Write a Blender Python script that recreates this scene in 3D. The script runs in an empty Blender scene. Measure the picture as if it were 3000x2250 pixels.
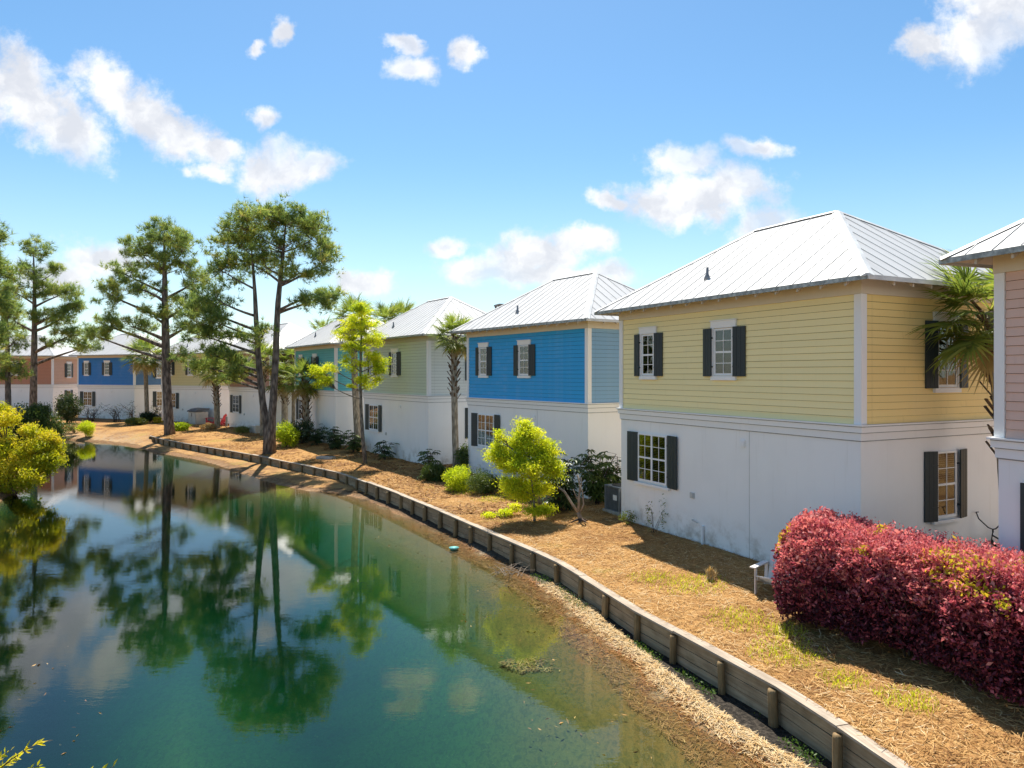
import bpy, math, random
import numpy as np
from mathutils import Vector, Matrix, Euler
R = math.radians
rnd = random.Random(7)
nrs = np.random.RandomState(11)
S = bpy.context.scene
COL = S.collection

# ------------------------------------------------------------------ camera
CAMZ, FPX, HY = 5.31, 2100.0, 1097.0
cam_d = bpy.data.cameras.new('camera')
cam = bpy.data.objects.new('camera', cam_d); COL.objects.link(cam)
cam.location = (0, 0, CAMZ); cam.rotation_euler = (R(90), 0, 0)
cam_d.sensor_width = 36; cam_d.lens = 36 * FPX / 3000
cam_d.shift_y = -28 / 3000
cam_d.clip_start = 0.1; cam_d.clip_end = 6000
S.camera = cam

# ------------------------------------------------------------------ light, sky, exposure
SUN = Vector((-0.29, 3.6, 6.5)).normalized()
sd = bpy.data.lights.new('sun', 'SUN'); sd.energy = 5.0; sd.angle = R(0.53); sd.color = (1.0, 0.94, 0.84)
so = bpy.data.objects.new('sun', sd); COL.objects.link(so)
so.rotation_euler = (-SUN).to_track_quat('-Z', 'Y').to_euler()
so.location = (0, 0, 60)
S.view_settings.view_transform = 'Standard'; S.view_settings.look = 'None'
S.view_settings.gamma = 1; S.view_settings.use_curve_mapping = False
S.view_settings.exposure = 0.78
try:
    c = S.cycles
    c.max_bounces = 6; c.diffuse_bounces = 2; c.glossy_bounces = 3; c.transmission_bounces = 3
    c.transparent_max_bounces = 12; c.volume_bounces = 0
    c.caustics_reflective = False; c.caustics_refractive = False
    c.use_denoising = True; c.denoiser = 'OPENIMAGEDENOISE'
    c.sample_clamp_indirect = 6
except Exception:
    pass


class NT:
    """Small node-tree writer."""
    def __init__(s, tree):
        s.t = tree; tree.nodes.clear()
    def n(s, typ, ins=None, **kw):
        nd = s.t.nodes.new(typ)
        for k, v in kw.items():
            setattr(nd, k, v)
        for k, v in (ins or {}).items():
            s.set(nd.inputs[k], v)
        return nd
    def set(s, sock, v):
        if isinstance(v, bpy.types.NodeSocket): s.t.links.new(v, sock)
        elif isinstance(v, bpy.types.Node): s.t.links.new(v.outputs[0], sock)
        else:
            if sock.type == 'RGBA' and len(v) == 3: v = (*v, 1)
            sock.default_value = v
    def m(s, op, a, b=None, c=None, clamp=False):
        ins = {0: a}
        if b is not None: ins[1] = b
        if c is not None: ins[2] = c
        nd = s.n('ShaderNodeMath', ins, operation=op); nd.use_clamp = clamp
        return nd.outputs[0]
    def vm(s, op, a, b=None):
        nd = s.n('ShaderNodeVectorMath', {0: a} if b is None else {0: a, 1: b}, operation=op)
        return nd.outputs['Value'] if op in ('LENGTH', 'DOT_PRODUCT', 'DISTANCE') else nd.outputs[0]
    def mix(s, f, a, b, typ='RGBA', blend='MIX'):
        nd = s.t.nodes.new('ShaderNodeMix'); nd.data_type = typ
        if typ == 'RGBA': nd.blend_type = blend
        i = {'RGBA': (0, 6, 7, 2), 'FLOAT': (0, 2, 3, 0), 'VECTOR': (0, 4, 5, 1)}[typ]
        s.set(nd.inputs[i[0]], f); s.set(nd.inputs[i[1]], a); s.set(nd.inputs[i[2]], b)
        return nd.outputs[i[3]]
    def ramp(s, f, stops):
        nd = s.n('ShaderNodeValToRGB', {0: f}); e = nd.color_ramp.elements
        while len(e) < len(stops): e.new(0.5)
        for el, (p, c) in zip(e, stops):
            el.position = p; el.color = (*c, 1) if not isinstance(c, float) else (c, c, c, 1)
        return nd.outputs[0]
    def sstep(s, x, a, b):
        nd = s.n('ShaderNodeMapRange', {0: x, 1: a, 2: b}, interpolation_type='SMOOTHSTEP')
        return nd.outputs[0]
    def noise(s, vec, scale, detail=3.0, rough=0.55, dist=0.0, out=0):
        nd = s.n('ShaderNodeTexNoise', {'Vector': vec, 'Scale': scale, 'Detail': detail, 'Roughness': rough, 'Distortion': dist})
        return nd.outputs[out]
    def scale(s, vec, xyz, rot=(0, 0, 0)):
        return s.n('ShaderNodeMapping', {'Vector': vec, 'Scale': xyz, 'Rotation': rot}).outputs[0]
    def coord(s, which='Object'):
        return s.n('ShaderNodeTexCoord').outputs[which]
    def bump(s, h, strength=0.4, dist=0.02):
        return s.n('ShaderNodeBump', {'Height': h, 'Strength': strength, 'Distance': dist}).outputs[0]


# ---- world: Nishita sky with fair-weather cumulus
W = bpy.data.worlds.new('World'); S.world = W; W.use_nodes = True
try:
    W.cycles.sampling_method = 'MANUAL'; W.cycles.sample_map_resolution = 256
except Exception:
    pass
w = NT(W.node_tree)
sky = w.n('ShaderNodeTexSky', sky_type='NISHITA', sun_disc=False, sun_elevation=math.asin(SUN.z),
          sun_rotation=math.atan2(SUN.x, SUN.y), altitude=0.0, air_density=1.0, dust_density=0.35, ozone_density=2.2)
skyc = w.n('ShaderNodeHueSaturation', {'Saturation': 1.20, 'Value': 0.84, 'Color': w.mix(1.0, sky.outputs[0], (0.95, 1.0, 0.955), blend='MULTIPLY'), 'Hue': 0.5, 'Fac': 1.0}).outputs[0]
D0 = w.coord('Generated')
sep = w.n('ShaderNodeSeparateXYZ', {0: D0})
dy = w.m('MAXIMUM', sep.outputs[1], 0.08)
gu = w.m('DIVIDE', sep.outputs[0], dy); gv = w.m('DIVIDE', sep.outputs[2], dy)
G0 = w.n('ShaderNodeCombineXYZ', {0: gu, 1: gv, 2: 0.0}).outputs[0]
wob = w.n('ShaderNodeTexNoise', {'Vector': G0, 'Scale': 9.0, 'Detail': 5.0, 'Roughness': 0.6}).outputs['Color']
wob = w.vm('SUBTRACT', wob, (0.5, 0.5, 0.5))
wob = w.vm('MULTIPLY', wob, (0.10, 0.075, 0.0))
G1 = w.vm('ADD', G0, wob)
# clouds by direction: azimuth tangent, elevation tangent, half widths, tilt in degrees
CL = [(-0.675, 0.390, .100, .060, -40), (-0.620, 0.345, .070, .045, -28), (-0.560, 0.405, .062, .040, -35), (-0.505, 0.370, .078, .046, -38), (-0.455, 0.335, .062, .036, -32),
      (-0.42, 0.315, .050, .022, -25), (-0.325, 0.290, .066, .036, 12), (-0.285, 0.298, .050, .024, 8), (-0.345, 0.348, .026, .020, 0),
      (-0.36, .458, .018, .012, 30), (-0.325, .487, .02, .018, 60), (-0.425, .285, .035, .016, 0),
      (-0.135, 0.433, .042, .020, -5), (-0.15, .463, .03, .012, -20), (-0.062, .447, .026, .02, -30),
      (0.25, 0.245, .11, .042, -4), (0.32, 0.262, .07, .034, -15), (0.24, 0.296, .062, .025, -4), (0.335, 0.318, .05, .02, -8),
      (0.14, .247, .035, .014, -6), (0.03, 0.168, .085, .034, 0), (0.09, 0.188, .05, .026, 0), (0.00, 0.142, .12, .028, 0), (-0.10, .175, .035, .018, 12),
      (0.66, 0.475, .10, .05, 22), (0.58, 0.462, .045, .026, -5), (0.70, 0.53, .10, .06, 0), (0.35, .20, .06, .03, 10),
      (-0.57, .165, .07, .03, -6), (-0.215, .125, .05, .018, 0), (-0.64, .14, .07, .03, 0), (.10, .138, .08, .022, 0)]
fld = None
for (cu, cv, ru, rv, an) in CL:
    mp = w.n('ShaderNodeMapping', {'Vector': G1, 'Location': (cu, cv, 0), 'Rotation': (0, 0, R(an)), 'Scale': (ru * 1.14, rv * 1.14, 1)}, vector_type='TEXTURE').outputs[0]
    q = w.m('SUBTRACT', 1.0, w.vm('LENGTH', mp))
    fld = q if fld is None else w.m('MAXIMUM', fld, q)
fn = w.noise(G0, 24.0, 7.0, 0.66)
soft = w.m('MULTIPLY_ADD', w.m('SUBTRACT', fn, 0.5), 1.35, fld)
front = w.sstep(soft, -0.04, 0.62)
front = w.m('MULTIPLY', front, w.sstep(w.noise(G0, 4.0, 3.0), 0.18, 0.5))
# the same kind of broken cloud over the rest of the sky
dz = w.m('MAXIMUM', sep.outputs[2], 0.06)
P0 = w.n('ShaderNodeCombineXYZ', {0: w.m('DIVIDE', sep.outputs[0], dz), 1: w.m('DIVIDE', sep.outputs[1], dz), 2: 0.0}).outputs[0]
rest = w.sstep(w.noise(P0, 1.1, 6.0, 0.55), 0.56, 0.72)
rest = w.m('MULTIPLY', rest, w.sstep(sep.outputs[2], 0.03, 0.2))
inview = w.m('MULTIPLY', w.sstep(sep.outputs[1], 0.35, 0.5), w.sstep(w.m('ABSOLUTE', gu), 1.15, 0.95))
inview = w.m('MULTIPLY', inview, w.sstep(gv, 0.85, 0.7))
dens = w.mix(inview, rest, front, 'FLOAT')
sh = w.sstep(w.m('ADD', w.noise(w.vm('ADD', G1, (0.0, 0.012, 0.0)), 15.0, 5.0), w.m('MULTIPLY', fld, -.12)), 0.30, 0.58)
cc = w.mix(sh, (4.0, 4.1, 4.4), (5.8, 5.75, 5.7))
hz = w.mix(w.m('MULTIPLY', w.sstep(w.m('ABSOLUTE', sep.outputs[2]), 0.30, 0.0), 0.35), skyc, (5.0, 5.8, 6.4))
w.t.nodes.new('ShaderNodeOutputWorld')
bg = w.n('ShaderNodeBackground', {'Color': w.mix(w.m('MULTIPLY', dens, 0.94), hz, cc), 'Strength': 0.115})
w.t.links.new(bg.outputs[0], w.t.nodes['World Output'].inputs[0])

# ------------------------------------------------------------------ materials
MATS = {}
def newmat(name):
    m = bpy.data.materials.new(name); m.use_nodes = True; MATS[name] = m
    n = NT(m.node_tree); n.out = n.n('ShaderNodeOutputMaterial'); return n
def pbsdf(n, col, rough=0.6, normal=None, spec=0.35, metal=0.0):
    ins = {'Base Color': col, 'Roughness': rough, 'Metallic': metal, 'Specular IOR Level': spec}
    if normal is not None: ins['Normal'] = normal
    return n.n('ShaderNodeBsdfPrincipled', ins)
def fin(n, sh): n.t.links.new(sh.outputs[0], n.out.inputs[0])

def paint(name, col, rough=0.55, fade=0.12, grain=0.15, streak=0.10):
    """weathered outdoor paint: blotchy fade, faint run-down dirt, brushed grain"""
    n = newmat(name); o = n.coord('Object')
    a = n.noise(o, 0.9, 4, .6); b = n.noise(n.scale(o, (5, 5, .5)), 1.6, 4, .6); g = n.noise(n.scale(o, (30, 30, 60)), 2.0, 2)
    lum = sum(col) / 3
    pale = tuple(min(.9, c * .65 + lum * .2 + .16) for c in col); dirt = tuple(c * .74 for c in col)
    c1 = n.mix(n.m('MULTIPLY', n.sstep(a, .45, .75), fade * 2.4, clamp=True), col, pale)
    c2 = n.mix(n.m('MULTIPLY', n.sstep(b, .52, .8), streak * 3, clamp=True), c1, dirt)
    rv = n.n('ShaderNodeObjectInfo').outputs['Random']
    c2 = n.mix(n.m('MULTIPLY', rv, .13), c2, tuple(c * .72 for c in col))
    fin(n, pbsdf(n, c2, rough, n.bump(g, grain, .004), .3)); return MATS[name]

def leafmat(name, stops, rough=0.5, trans=0.45, tint=(1.0, 1.0, 0.55)):
    """leaf: colour picked by the per-leaf 'tone' attribute, light comes through the blade"""
    n = newmat(name)
    t = n.n('ShaderNodeAttribute', attribute_name='tone').outputs['Fac']
    col = n.ramp(t, stops)
    p = pbsdf(n, col, rough, None, .35)
    tr = n.n('ShaderNodeBsdfTranslucent', {'Color': n.mix(1.0, col, tint, blend='MULTIPLY')})
    mx = n.n('ShaderNodeMixShader', {0: trans, 1: p.outputs[0], 2: tr.outputs[0]})
    fin(n, mx); return MATS[name]

def simple(name, col, rough=.5, spec=.4, metal=0., var=.12, sc=6., bump=.0):
    n = newmat(name); o = n.coord('Object'); a = n.noise(o, sc, 4, .6)
    d = tuple(c * (1 - var * 2.2) for c in col)
    c = n.mix(n.sstep(a, .35, .7), d, col)
    fin(n, pbsdf(n, c, rough, n.bump(a, bump, .01) if bump else None, spec, metal)); return MATS[name]

def stucco(name, col):
    n = newmat(name); o = n.coord('Object')
    fine = n.noise(o, 60, 3, .6); cloud = n.noise(o, .7, 4, .6)
    run = n.noise(n.scale(o, (9, 9, .45)), 1.1, 4, .62)
    z = n.n('ShaderNodeSeparateXYZ', {0: o}).outputs[2]
    foot = n.m('MULTIPLY', n.sstep(z, 1.1, .1), n.sstep(n.noise(o, 2.2, 5, .65), .42, .7))
    c = n.mix(n.m('MULTIPLY', n.sstep(cloud, .4, .75), .35), col, tuple(x * .88 for x in col))
    c = n.mix(n.m('MULTIPLY', n.sstep(run, .56, .8), .30), c, tuple(x * y for x, y in zip(col, (.70, .68, .62))))
    c = n.mix(n.m('MULTIPLY', foot, .62), c, (.34, .27, .19))
    fin(n, pbsdf(n, c, .85, n.bump(fine, .25, .004), .2)); return MATS[name]

M_wall = stucco('white_stucco', (.90, .89, .87))
M_trim = paint('white_trim_paint', (.87, .87, .865), .5, .05, .1, .06)
M_frieze = paint('beige_frieze_paint', (.70, .64, .53), .6, .06, .1, .06)
M_frieze_sage = paint('sage_frieze_paint', (.50, .53, .42), .6, .06, .1, .06)
M_shut = paint('charcoal_shutter_paint', (.030, .042, .046), .5, .03, .1, .05)
M_joint_shade = simple('grey_joint_shade', (.34, .36, .38), .6, .3, 0, .15, 4)
M_lap_shade = simple('dark_lap_shade', (.035, .032, .028), .9, .1)
M_soffit = simple('soffit_wood', (.60, .54, .46), .8, .2, 0, .1, 3)
M_drip = simple('grey_metal_drip_edge', (.44, .48, .47), .5, .5, .3, .25, 9)
M_blind = simple('white_blind', (.72, .70, .66), .6, .3, 0, .05, 4)
M_room = simple('dark_room', (.022, .022, .024), .9, .1, 0, .2, 2)
n = newmat('window_glass')
lw = n.n('ShaderNodeFresnel', {'IOR': 1.52})
gl = n.n('ShaderNodeBsdfGlossy', {'Color': (.95, .97, 1, 1), 'Roughness': .015, 'Normal': n.bump(n.noise(n.coord('Object'), 2.2, 2), .05, .05)})
tp = n.n('ShaderNodeBsdfTransparent', {'Color': (.80, .84, .84, 1)})
fin(n, n.n('ShaderNodeMixShader', {0: n.m('MULTIPLY_ADD', lw.outputs[0], 1.25, .03, clamp=True), 1: tp.outputs[0], 2: gl.outputs[0]}))
M_glass = MATS['window_glass']

def roofmetal(name, along):
    n = newmat(name); o = n.coord('Object')
    sc = (.35, 6, .35) if along == 'x' else (6, .35, .35)
    st = n.noise(n.scale(o, sc), 1.0, 5, .65); cl = n.noise(o, .55, 4, .6); sp = n.noise(o, 7, 4, .7)
    c = n.mix(n.sstep(st, .48, .78), (.54, .535, .52), (.38, .375, .36))
    c = n.mix(n.m('MULTIPLY', n.sstep(cl, .50, .72), .5), c, (.36, .365, .36))
    c = n.mix(n.m('MULTIPLY', n.sstep(sp, .60, .72), .28), c, (.34, .335, .32))
    fin(n, pbsdf(n, c, .48, n.bump(st, .08, .01), .4)); return MATS[name]
M_roofx = roofmetal('white_metal_roof_front', 'x'); M_roofy = roofmetal('white_metal_roof_side', 'y')
M_cap = simple('white_ridge_cap', (.70, .70, .68), .5, .4, 0, .12, 2)
M_pipe = simple('grey_vent_pipe', (.30, .31, .32), .5, .4, .2, .15, 8)
M_seal = simple('sealant', (.58, .57, .54), .8, .2, 0, .05)

def wood(name, a, b, mossy=.0, bumpy=.5):
    n = newmat(name); o = n.coord('Object')
    ln = n.n('ShaderNodeAttribute', attribute_name='grain').outputs['Vector']
    gr = n.noise(n.scale(ln, (1.2, 26, 26)), 1.0, 5, .65, .6); bl = n.noise(ln, 2.1, 4, .6)
    rv = n.n('ShaderNodeObjectInfo').outputs['Random']
    c = n.mix(n.sstep(gr, .32, .68), a, b)
    c = n.mix(n.m('MULTIPLY', n.sstep(bl, .42, .7), .55), c, tuple(x * .55 for x in a))
    c = n.mix(n.m('MULTIPLY', rv, .45), c, tuple(x * .62 for x in b))
    if mossy:
        c = n.mix(n.m('MULTIPLY', n.sstep(n.noise(o, 3.0, 5, .7), .52, .7), mossy), c, (.06, .075, .028))
    fin(n, pbsdf(n, c, .85, n.bump(gr, bumpy, .01), .2)); return MATS[name]
M_plank = wood('weathered_plank', (.30, .205, .118), (.48, .365, .235), .22)
M_cap_wood = wood('sun_bleached_cap', (.34, .27, .20), (.56, .47, .37), .0)
M_post = wood('round_post_wood', (.20, .13, .06), (.36, .25, .13), .15)

def bark(name, a, b, sc=1.0):
    n = newmat(name); o = n.coord('Object')
    v = n.n('ShaderNodeTexVoronoi', {'Vector': n.scale(o, (7 * sc, 7 * sc, 2.2 * sc)), 'Scale': 1.0}, feature='F1').outputs[0]
    g = n.noise(n.scale(o, (9, 9, 2)), 1.3, 5, .65)
    h = n.m('ADD', n.m('MULTIPLY', v, -.8), g)
    c = n.mix(n.sstep(h, -.25, .5), a, b)
    fin(n, pbsdf(n, c, .9, n.bump(h, .8, .05), .15)); return MATS[name]
M_bark = bark('pine_bark', (.075, .062, .054), (.27, .225, .19))
M_palmbark = bark('palm_trunk_bark', (.20, .165, .12), (.44, .38, .295), 1.6)
M_greybark = bark('grey_bark', (.10, .085, .07), (.30, .26, .21), 2.0)
M_boot = simple('dry_palm_boots', (.20, .135, .085), .9, .15, 0, .3, 5, .5)
M_twig = simple('bare_twigs', (.13, .095, .075), .9, .15, 0, .25, 5)
M_dead = simple('bleached_dead_wood', (.42, .34, .26), .9, .15, 0, .2, 5, .4)

L_pine = leafmat('pine_needles', [(0, (.13, .215, .075)), (.45, (.29, .39, .105)), (.8, (.48, .54, .13)), (1, (.52, .43, .13))], .5, .55, (1, 1, .75))
L_palm = leafmat('palm_leaf', [(0, (.10, .155, .040)), (.5, (.24, .31, .065)), (.85, (.44, .43, .12)), (1, (.46, .35, .17))], .40, .55, (1, 1, .6))
L_lime = leafmat('lime_leaf', [(0, (.30, .42, .024)), (.5, (.68, .76, .034)), (1, (.90, .86, .05))], .5, .6, (1, 1, .6))
L_gold = leafmat('gold_green_leaf', [(0, (.22, .29, .018)), (.45, (.56, .56, .024)), (.8, (.80, .68, .034)), (1, (.64, .50, .10))], .5, .52)
L_green = leafmat('green_leaf', [(0, (.040, .080, .022)), (.6, (.110, .165, .040)), (1, (.25, .28, .065))], .4, .38)
L_dark = leafmat('dark_glossy_leaf', [(0, (.026, .052, .022)), (.6, (.070, .115, .042)), (1, (.19, .23, .07))], .35, .33)
L_red = leafmat('burgundy_leaf', [(0, (.060, .016, .028)), (.30, (.17, .034, .060)), (.62, (.46, .105, .145)), (.82, (.80, .27, .27)), (.90, (.82, .36, .30)), (.91, (.46, .54, .035)), (1, (.80, .74, .05))], .62, .45, (1, .75, .75))
L_weed = leafmat('weed_leaf', [(0, (.05, .11, .02)), (1, (.14, .24, .04))], .5, .4)
L_straw = leafmat('straw_strand', [(0, (.18, .072, .022)), (.4, (.46, .245, .080)), (.75, (.66, .425, .17)), (1, (.74, .59, .36))], .8, .15)

def soil(name):
    """fallen pine straw over sandy soil, thin grass here and there"""
    n = newmat(name); o = n.coord('Object')
    s1 = n.noise(n.scale(o, (34, 5, 5), (0, 0, .5)), 1.4, 4, .7, .8)
    s2 = n.noise(n.scale(o, (5, 34, 5), (0, 0, .3)), 1.4, 4, .7, .8)
    s3 = n.noise(n.scale(o, (30, 6, 5), (0, 0, -.9)), 1.8, 4, .7, .8)
    st = n.m('MAXIMUM', n.m('MAXIMUM', s1, s2), s3)
    big = n.noise(o, .55, 5, .6); mid = n.noise(o, 3.4, 5, .65)
    c = n.ramp(st, [(.36, (.11, .048, .017)), (.50, (.31, .155, .050)), (.62, (.52, .305, .115)), (.78, (.66, .48, .23))])
    c = n.mix(n.m('MULTIPLY', n.sstep(mid, .50, .72), .45), c, (.17, .085, .034))
    c = n.mix(n.m('MULTIPLY', n.sstep(big, .46, .64), .72), c, (.165, .074, .030))
    gr = n.m('MULTIPLY', n.sstep(n.noise(o, .42, 3, .55), .585, .69), n.sstep(n.noise(o, 5.5, 4, .7), .42, .62))
    c = n.mix(n.m('MULTIPLY', gr, .62), c, (.22, .235, .040))
    sand = n.n('ShaderNodeAttribute', attribute_name='sand').outputs['Fac']
    c = n.mix(n.m('MULTIPLY', sand, n.sstep(mid, .30, .62)), c, (.38, .275, .175))
    fin(n, pbsdf(n, c, .95, n.bump(n.m('ADD', st, n.m('MULTIPLY', mid, .5)), .9, .035), .1)); return MATS[name]
M_soil = soil('pine_straw_ground')
def bedmat():
    """pond bed: washed-up straw at the waterline, dark wet soil by the wall, green algae and silt further out"""
    n = newmat('pond_bed_silt'); o = n.coord('Object')
    t = n.n('ShaderNodeAttribute', attribute_name='zone').outputs['Fac']
    f1 = n.noise(n.scale(o, (7, 3, 3), (0, 0, .6)), 2.2, 6, .72, .9); f2 = n.noise(o, 1.1, 5, .62); f3 = n.noise(o, 17, 4, .7)
    tt = n.m('MULTIPLY_ADD', n.m('SUBTRACT', f2, .5), .22, t)
    # zone: distance past the waterline, 0 on dry land .. 1 in the middle of the pond
    c = n.ramp(tt, [(0.0, (.42, .33, .22)), (.16, (.46, .36, .24)), (.22, (.25, .095, .028)), (.30, (.18, .100, .026)), (.42, (.125, .098, .022)), (.56, (.068, .098, .020)), (.75, (.026, .060, .020)), (1.0, (.016, .026, .018))])
    c = n.mix(n.m('MULTIPLY', n.sstep(f1, .46, .60), .85), c, n.mix(.62, c, (.035, .045, .014)))
    c = n.mix(n.m('MULTIPLY', n.sstep(f3, .62, .74), .5), c, n.mix(.6, c, (.42, .32, .10)))
    br_ = n.n('ShaderNodeAttribute', attribute_name='brown').outputs['Fac']
    c = n.mix(br_, c, n.mix(n.sstep(f3, .4, .65), (.15, .075, .032), (.33, .20, .10)))
    dk = n.n('ShaderNodeAttribute', attribute_name='muck').outputs['Fac']
    c = n.mix(dk, c, n.mix(n.sstep(f3, .4, .7), (.018, .015, .012), (.075, .062, .048)))
    fin(n, pbsdf(n, c, .9, n.bump(n.m('ADD', f1, f3), .7, .03), .15)); return MATS['pond_bed_silt']
M_bed = bedmat()
n = newmat('pond_water'); o = n.coord('Object')
rp = n.m('ADD', n.noise(n.scale(o, (1.0, 2.6, 1)), 1.7, 3, .55), n.m('MULTIPLY', n.noise(n.scale(o, (1.4, 3.2, 1)), 6.5, 2, .5), .26))
calm = n.sstep(n.noise(o, .10, 2, .5), .30, .62)
nb = n.n('ShaderNodeBump', {'Height': rp, 'Strength': n.m('MULTIPLY_ADD', calm, .5, .35), 'Distance': .0016}).outputs[0]
fr = n.n('ShaderNodeFresnel', {'IOR': 1.34, 'Normal': nb})
g_ = n.n('ShaderNodeBsdfGlossy', {'Color': (1, 1, 1, 1), 'Roughness': .012, 'Normal': nb})
t_ = n.n('ShaderNodeBsdfTransparent', {'Color': (.93, .99, .97, 1)})
fin(n, n.n('ShaderNodeMixShader', {0: n.m('MULTIPLY_ADD', fr.outputs[0], 1.0, .015, clamp=True), 1: t_.outputs[0], 2: g_.outputs[0]}))
va = n.n('ShaderNodeVolumeAbsorption', {'Color': (.05, .66, .60, 1), 'Density': 1.0})
n.t.links.new(va.outputs[0], n.out.inputs['Volume'])
M_water = MATS['pond_water']

# ------------------------------------------------------------------ mesh helpers
class MB:
    def __init__(s): s.v = []; s.f = []; s.g = None
    def add(s, vs, fs):
        b = len(s.v); s.v += [tuple(x) for x in vs]; s.f += [tuple(i + b for i in f) for f in fs]; return s
    def box(s, c, d, rot=None):
        x, y, z = (k / 2 for k in d)
        vs = [Vector(p) for p in ((-x, -y, -z), (x, -y, -z), (x, y, -z), (-x, y, -z), (-x, -y, z), (x, -y, z), (x, y, z), (-x, y, z))]
        if rot is not None: vs = [rot @ p for p in vs]
        c = Vector(c)
        return s.add([p + c for p in vs], [(3, 2, 1, 0), (4, 5, 6, 7), (0, 1, 5, 4), (1, 2, 6, 5), (2, 3, 7, 6), (3, 0, 4, 7)])
    def b2(s, p, q):
        return s.box([(a + b) / 2 for a, b in zip(p, q)], [abs(a - b) for a, b in zip(p, q)])
    def beam(s, p, q, wd, ht, up=(0, 0, 1)):
        p, q = Vector(p), Vector(q); d = (q - p); L = d.length; d.normalize()
        sdv = d.cross(Vector(up)); sdv = sdv.normalized() if sdv.length > 1e-5 else Vector((1, 0, 0)); u = sdv.cross(d)
        m = Matrix((d, sdv, u)).transposed()
        return s.box((p + q) / 2, (L, wd, ht), m)
    def tube(s, pts, rad, k=8, cap=True):
        pts = [Vector(p) for p in pts]; nn = len(pts)
        if not hasattr(rad, '__len__'): rad = [rad] * nn
        vs = []; up = Vector((0.13, 0.31, 1)).normalized(); prev = None
        for i, p in enumerate(pts):
            d = (pts[min(i + 1, nn - 1)] - pts[max(i - 1, 0)])
            d = d.normalized() if d.length > 1e-9 else Vector((0, 0, 1))
            if prev is None:
                a = d.cross(up); a = a.normalized() if a.length > .05 else d.cross(Vector((1, 0, 0))).normalized()
            else:
                a = prev - d * prev.dot(d); a.normalize()
            prev = a; b = d.cross(a)
            for j in range(k):
                t = 2 * math.pi * j / k
                vs.append(p + (a * math.cos(t) + b * math.sin(t)) * rad[i])
        fs = [(i * k + j, i * k + (j + 1) % k, (i + 1) * k + (j + 1) % k, (i + 1) * k + j) for i in range(nn - 1) for j in range(k)]
        if cap: fs += [tuple(range(k - 1, -1, -1)), tuple((nn - 1) * k + j for j in range(k))]
        return s.add(vs, fs)
    def lathe(s, prof, k=16, c=(0, 0, 0)):
        return s.tube([(c[0], c[1] + 1e-6 * i, c[2] + z) for i, (r, z) in enumerate(prof)], [r for r, z in prof], k)
    def mesh(s, name, mat, smooth=False):
        me = bpy.data.meshes.new(name); me.from_pydata(s.v, [], s.f)
        if smooth: me.polygons.foreach_set('use_smooth', [True] * len(me.polygons))
        me.materials.append(mat); me.update(); return me

def link(name, me, parent=None, loc=None, rot=None):
    o = bpy.data.objects.new(name, me); COL.objects.link(o)
    if parent is not None: o.parent = parent
    if loc is not None: o.location = loc
    if rot is not None: o.rotation_euler = rot
    return o
def part(name, mb, mat, parent, smooth=False, loc=None, rot=None):
    return link(name, mb.mesh(name, mat, smooth), parent, loc, rot)
def tag(o, label, cat, group=None):
    o['label'] = label; o['category'] = cat
    if group: o['group'] = group
    return o
def thing(name, label, cat, loc=(0, 0, 0), rz=0.0, group=None):
    return tag(link(name, None, None, loc, (0, 0, rz)), label, cat, group)
def kind(o, k): o['kind'] = k; return o
def bigmesh(name, V, F, mat, attrs=None, smooth=False):
    """numpy arrays to a mesh; F is (n,3) or (n,4)"""
    me = bpy.data.meshes.new(name); nv, nf, k = len(V), len(F), F.shape[1]
    me.vertices.add(nv); me.vertices.foreach_set('co', np.ascontiguousarray(V, dtype=np.float32).ravel())
    me.loops.add(nf * k); me.loops.foreach_set('vertex_index', np.ascontiguousarray(F, dtype=np.int32).ravel())
    me.polygons.add(nf); me.polygons.foreach_set('loop_start', np.arange(0, nf * k, k, dtype=np.int32))
    if smooth: me.polygons.foreach_set('use_smooth', np.ones(nf, dtype=bool))
    me.materials.append(mat)
    for an, av in (attrs or {}).items():
        a = me.attributes.new(an, 'FLOAT', 'POINT'); a.data.foreach_set('value', np.ascontiguousarray(av, dtype=np.float32))
    me.update(calc_edges=True); return me

def P(px, py, D):
    """point at distance D in front of the viewpoint, surveyed on the 3000 px frame"""
    return Vector(((px - 1500) / FPX * D, D, CAMZ - (py - HY) / FPX * D))

# value noise for terrain
_pt = nrs.rand(64, 64)
def vnoise(x, y, f):
    x = np.asarray(x) * f + 100; y = np.asarray(y) * f + 100
    i = np.floor(x).astype(int); j = np.floor(y).astype(int); a = x - i; b = y - j
    a = a * a * (3 - 2 * a); b = b * b * (3 - 2 * b)
    g = lambda p, q: _pt[p % 64, q % 64]
    return (g(i, j) * (1 - a) + g(i + 1, j) * a) * (1 - b) + (g(i, j + 1) * (1 - a) + g(i + 1, j + 1) * a) * b - .5
def fbm(x, y, f, o=3):
    return sum(vnoise(x + 7 * k, y - 3 * k, f * 2 ** k) / 2 ** k for k in range(o))

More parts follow.
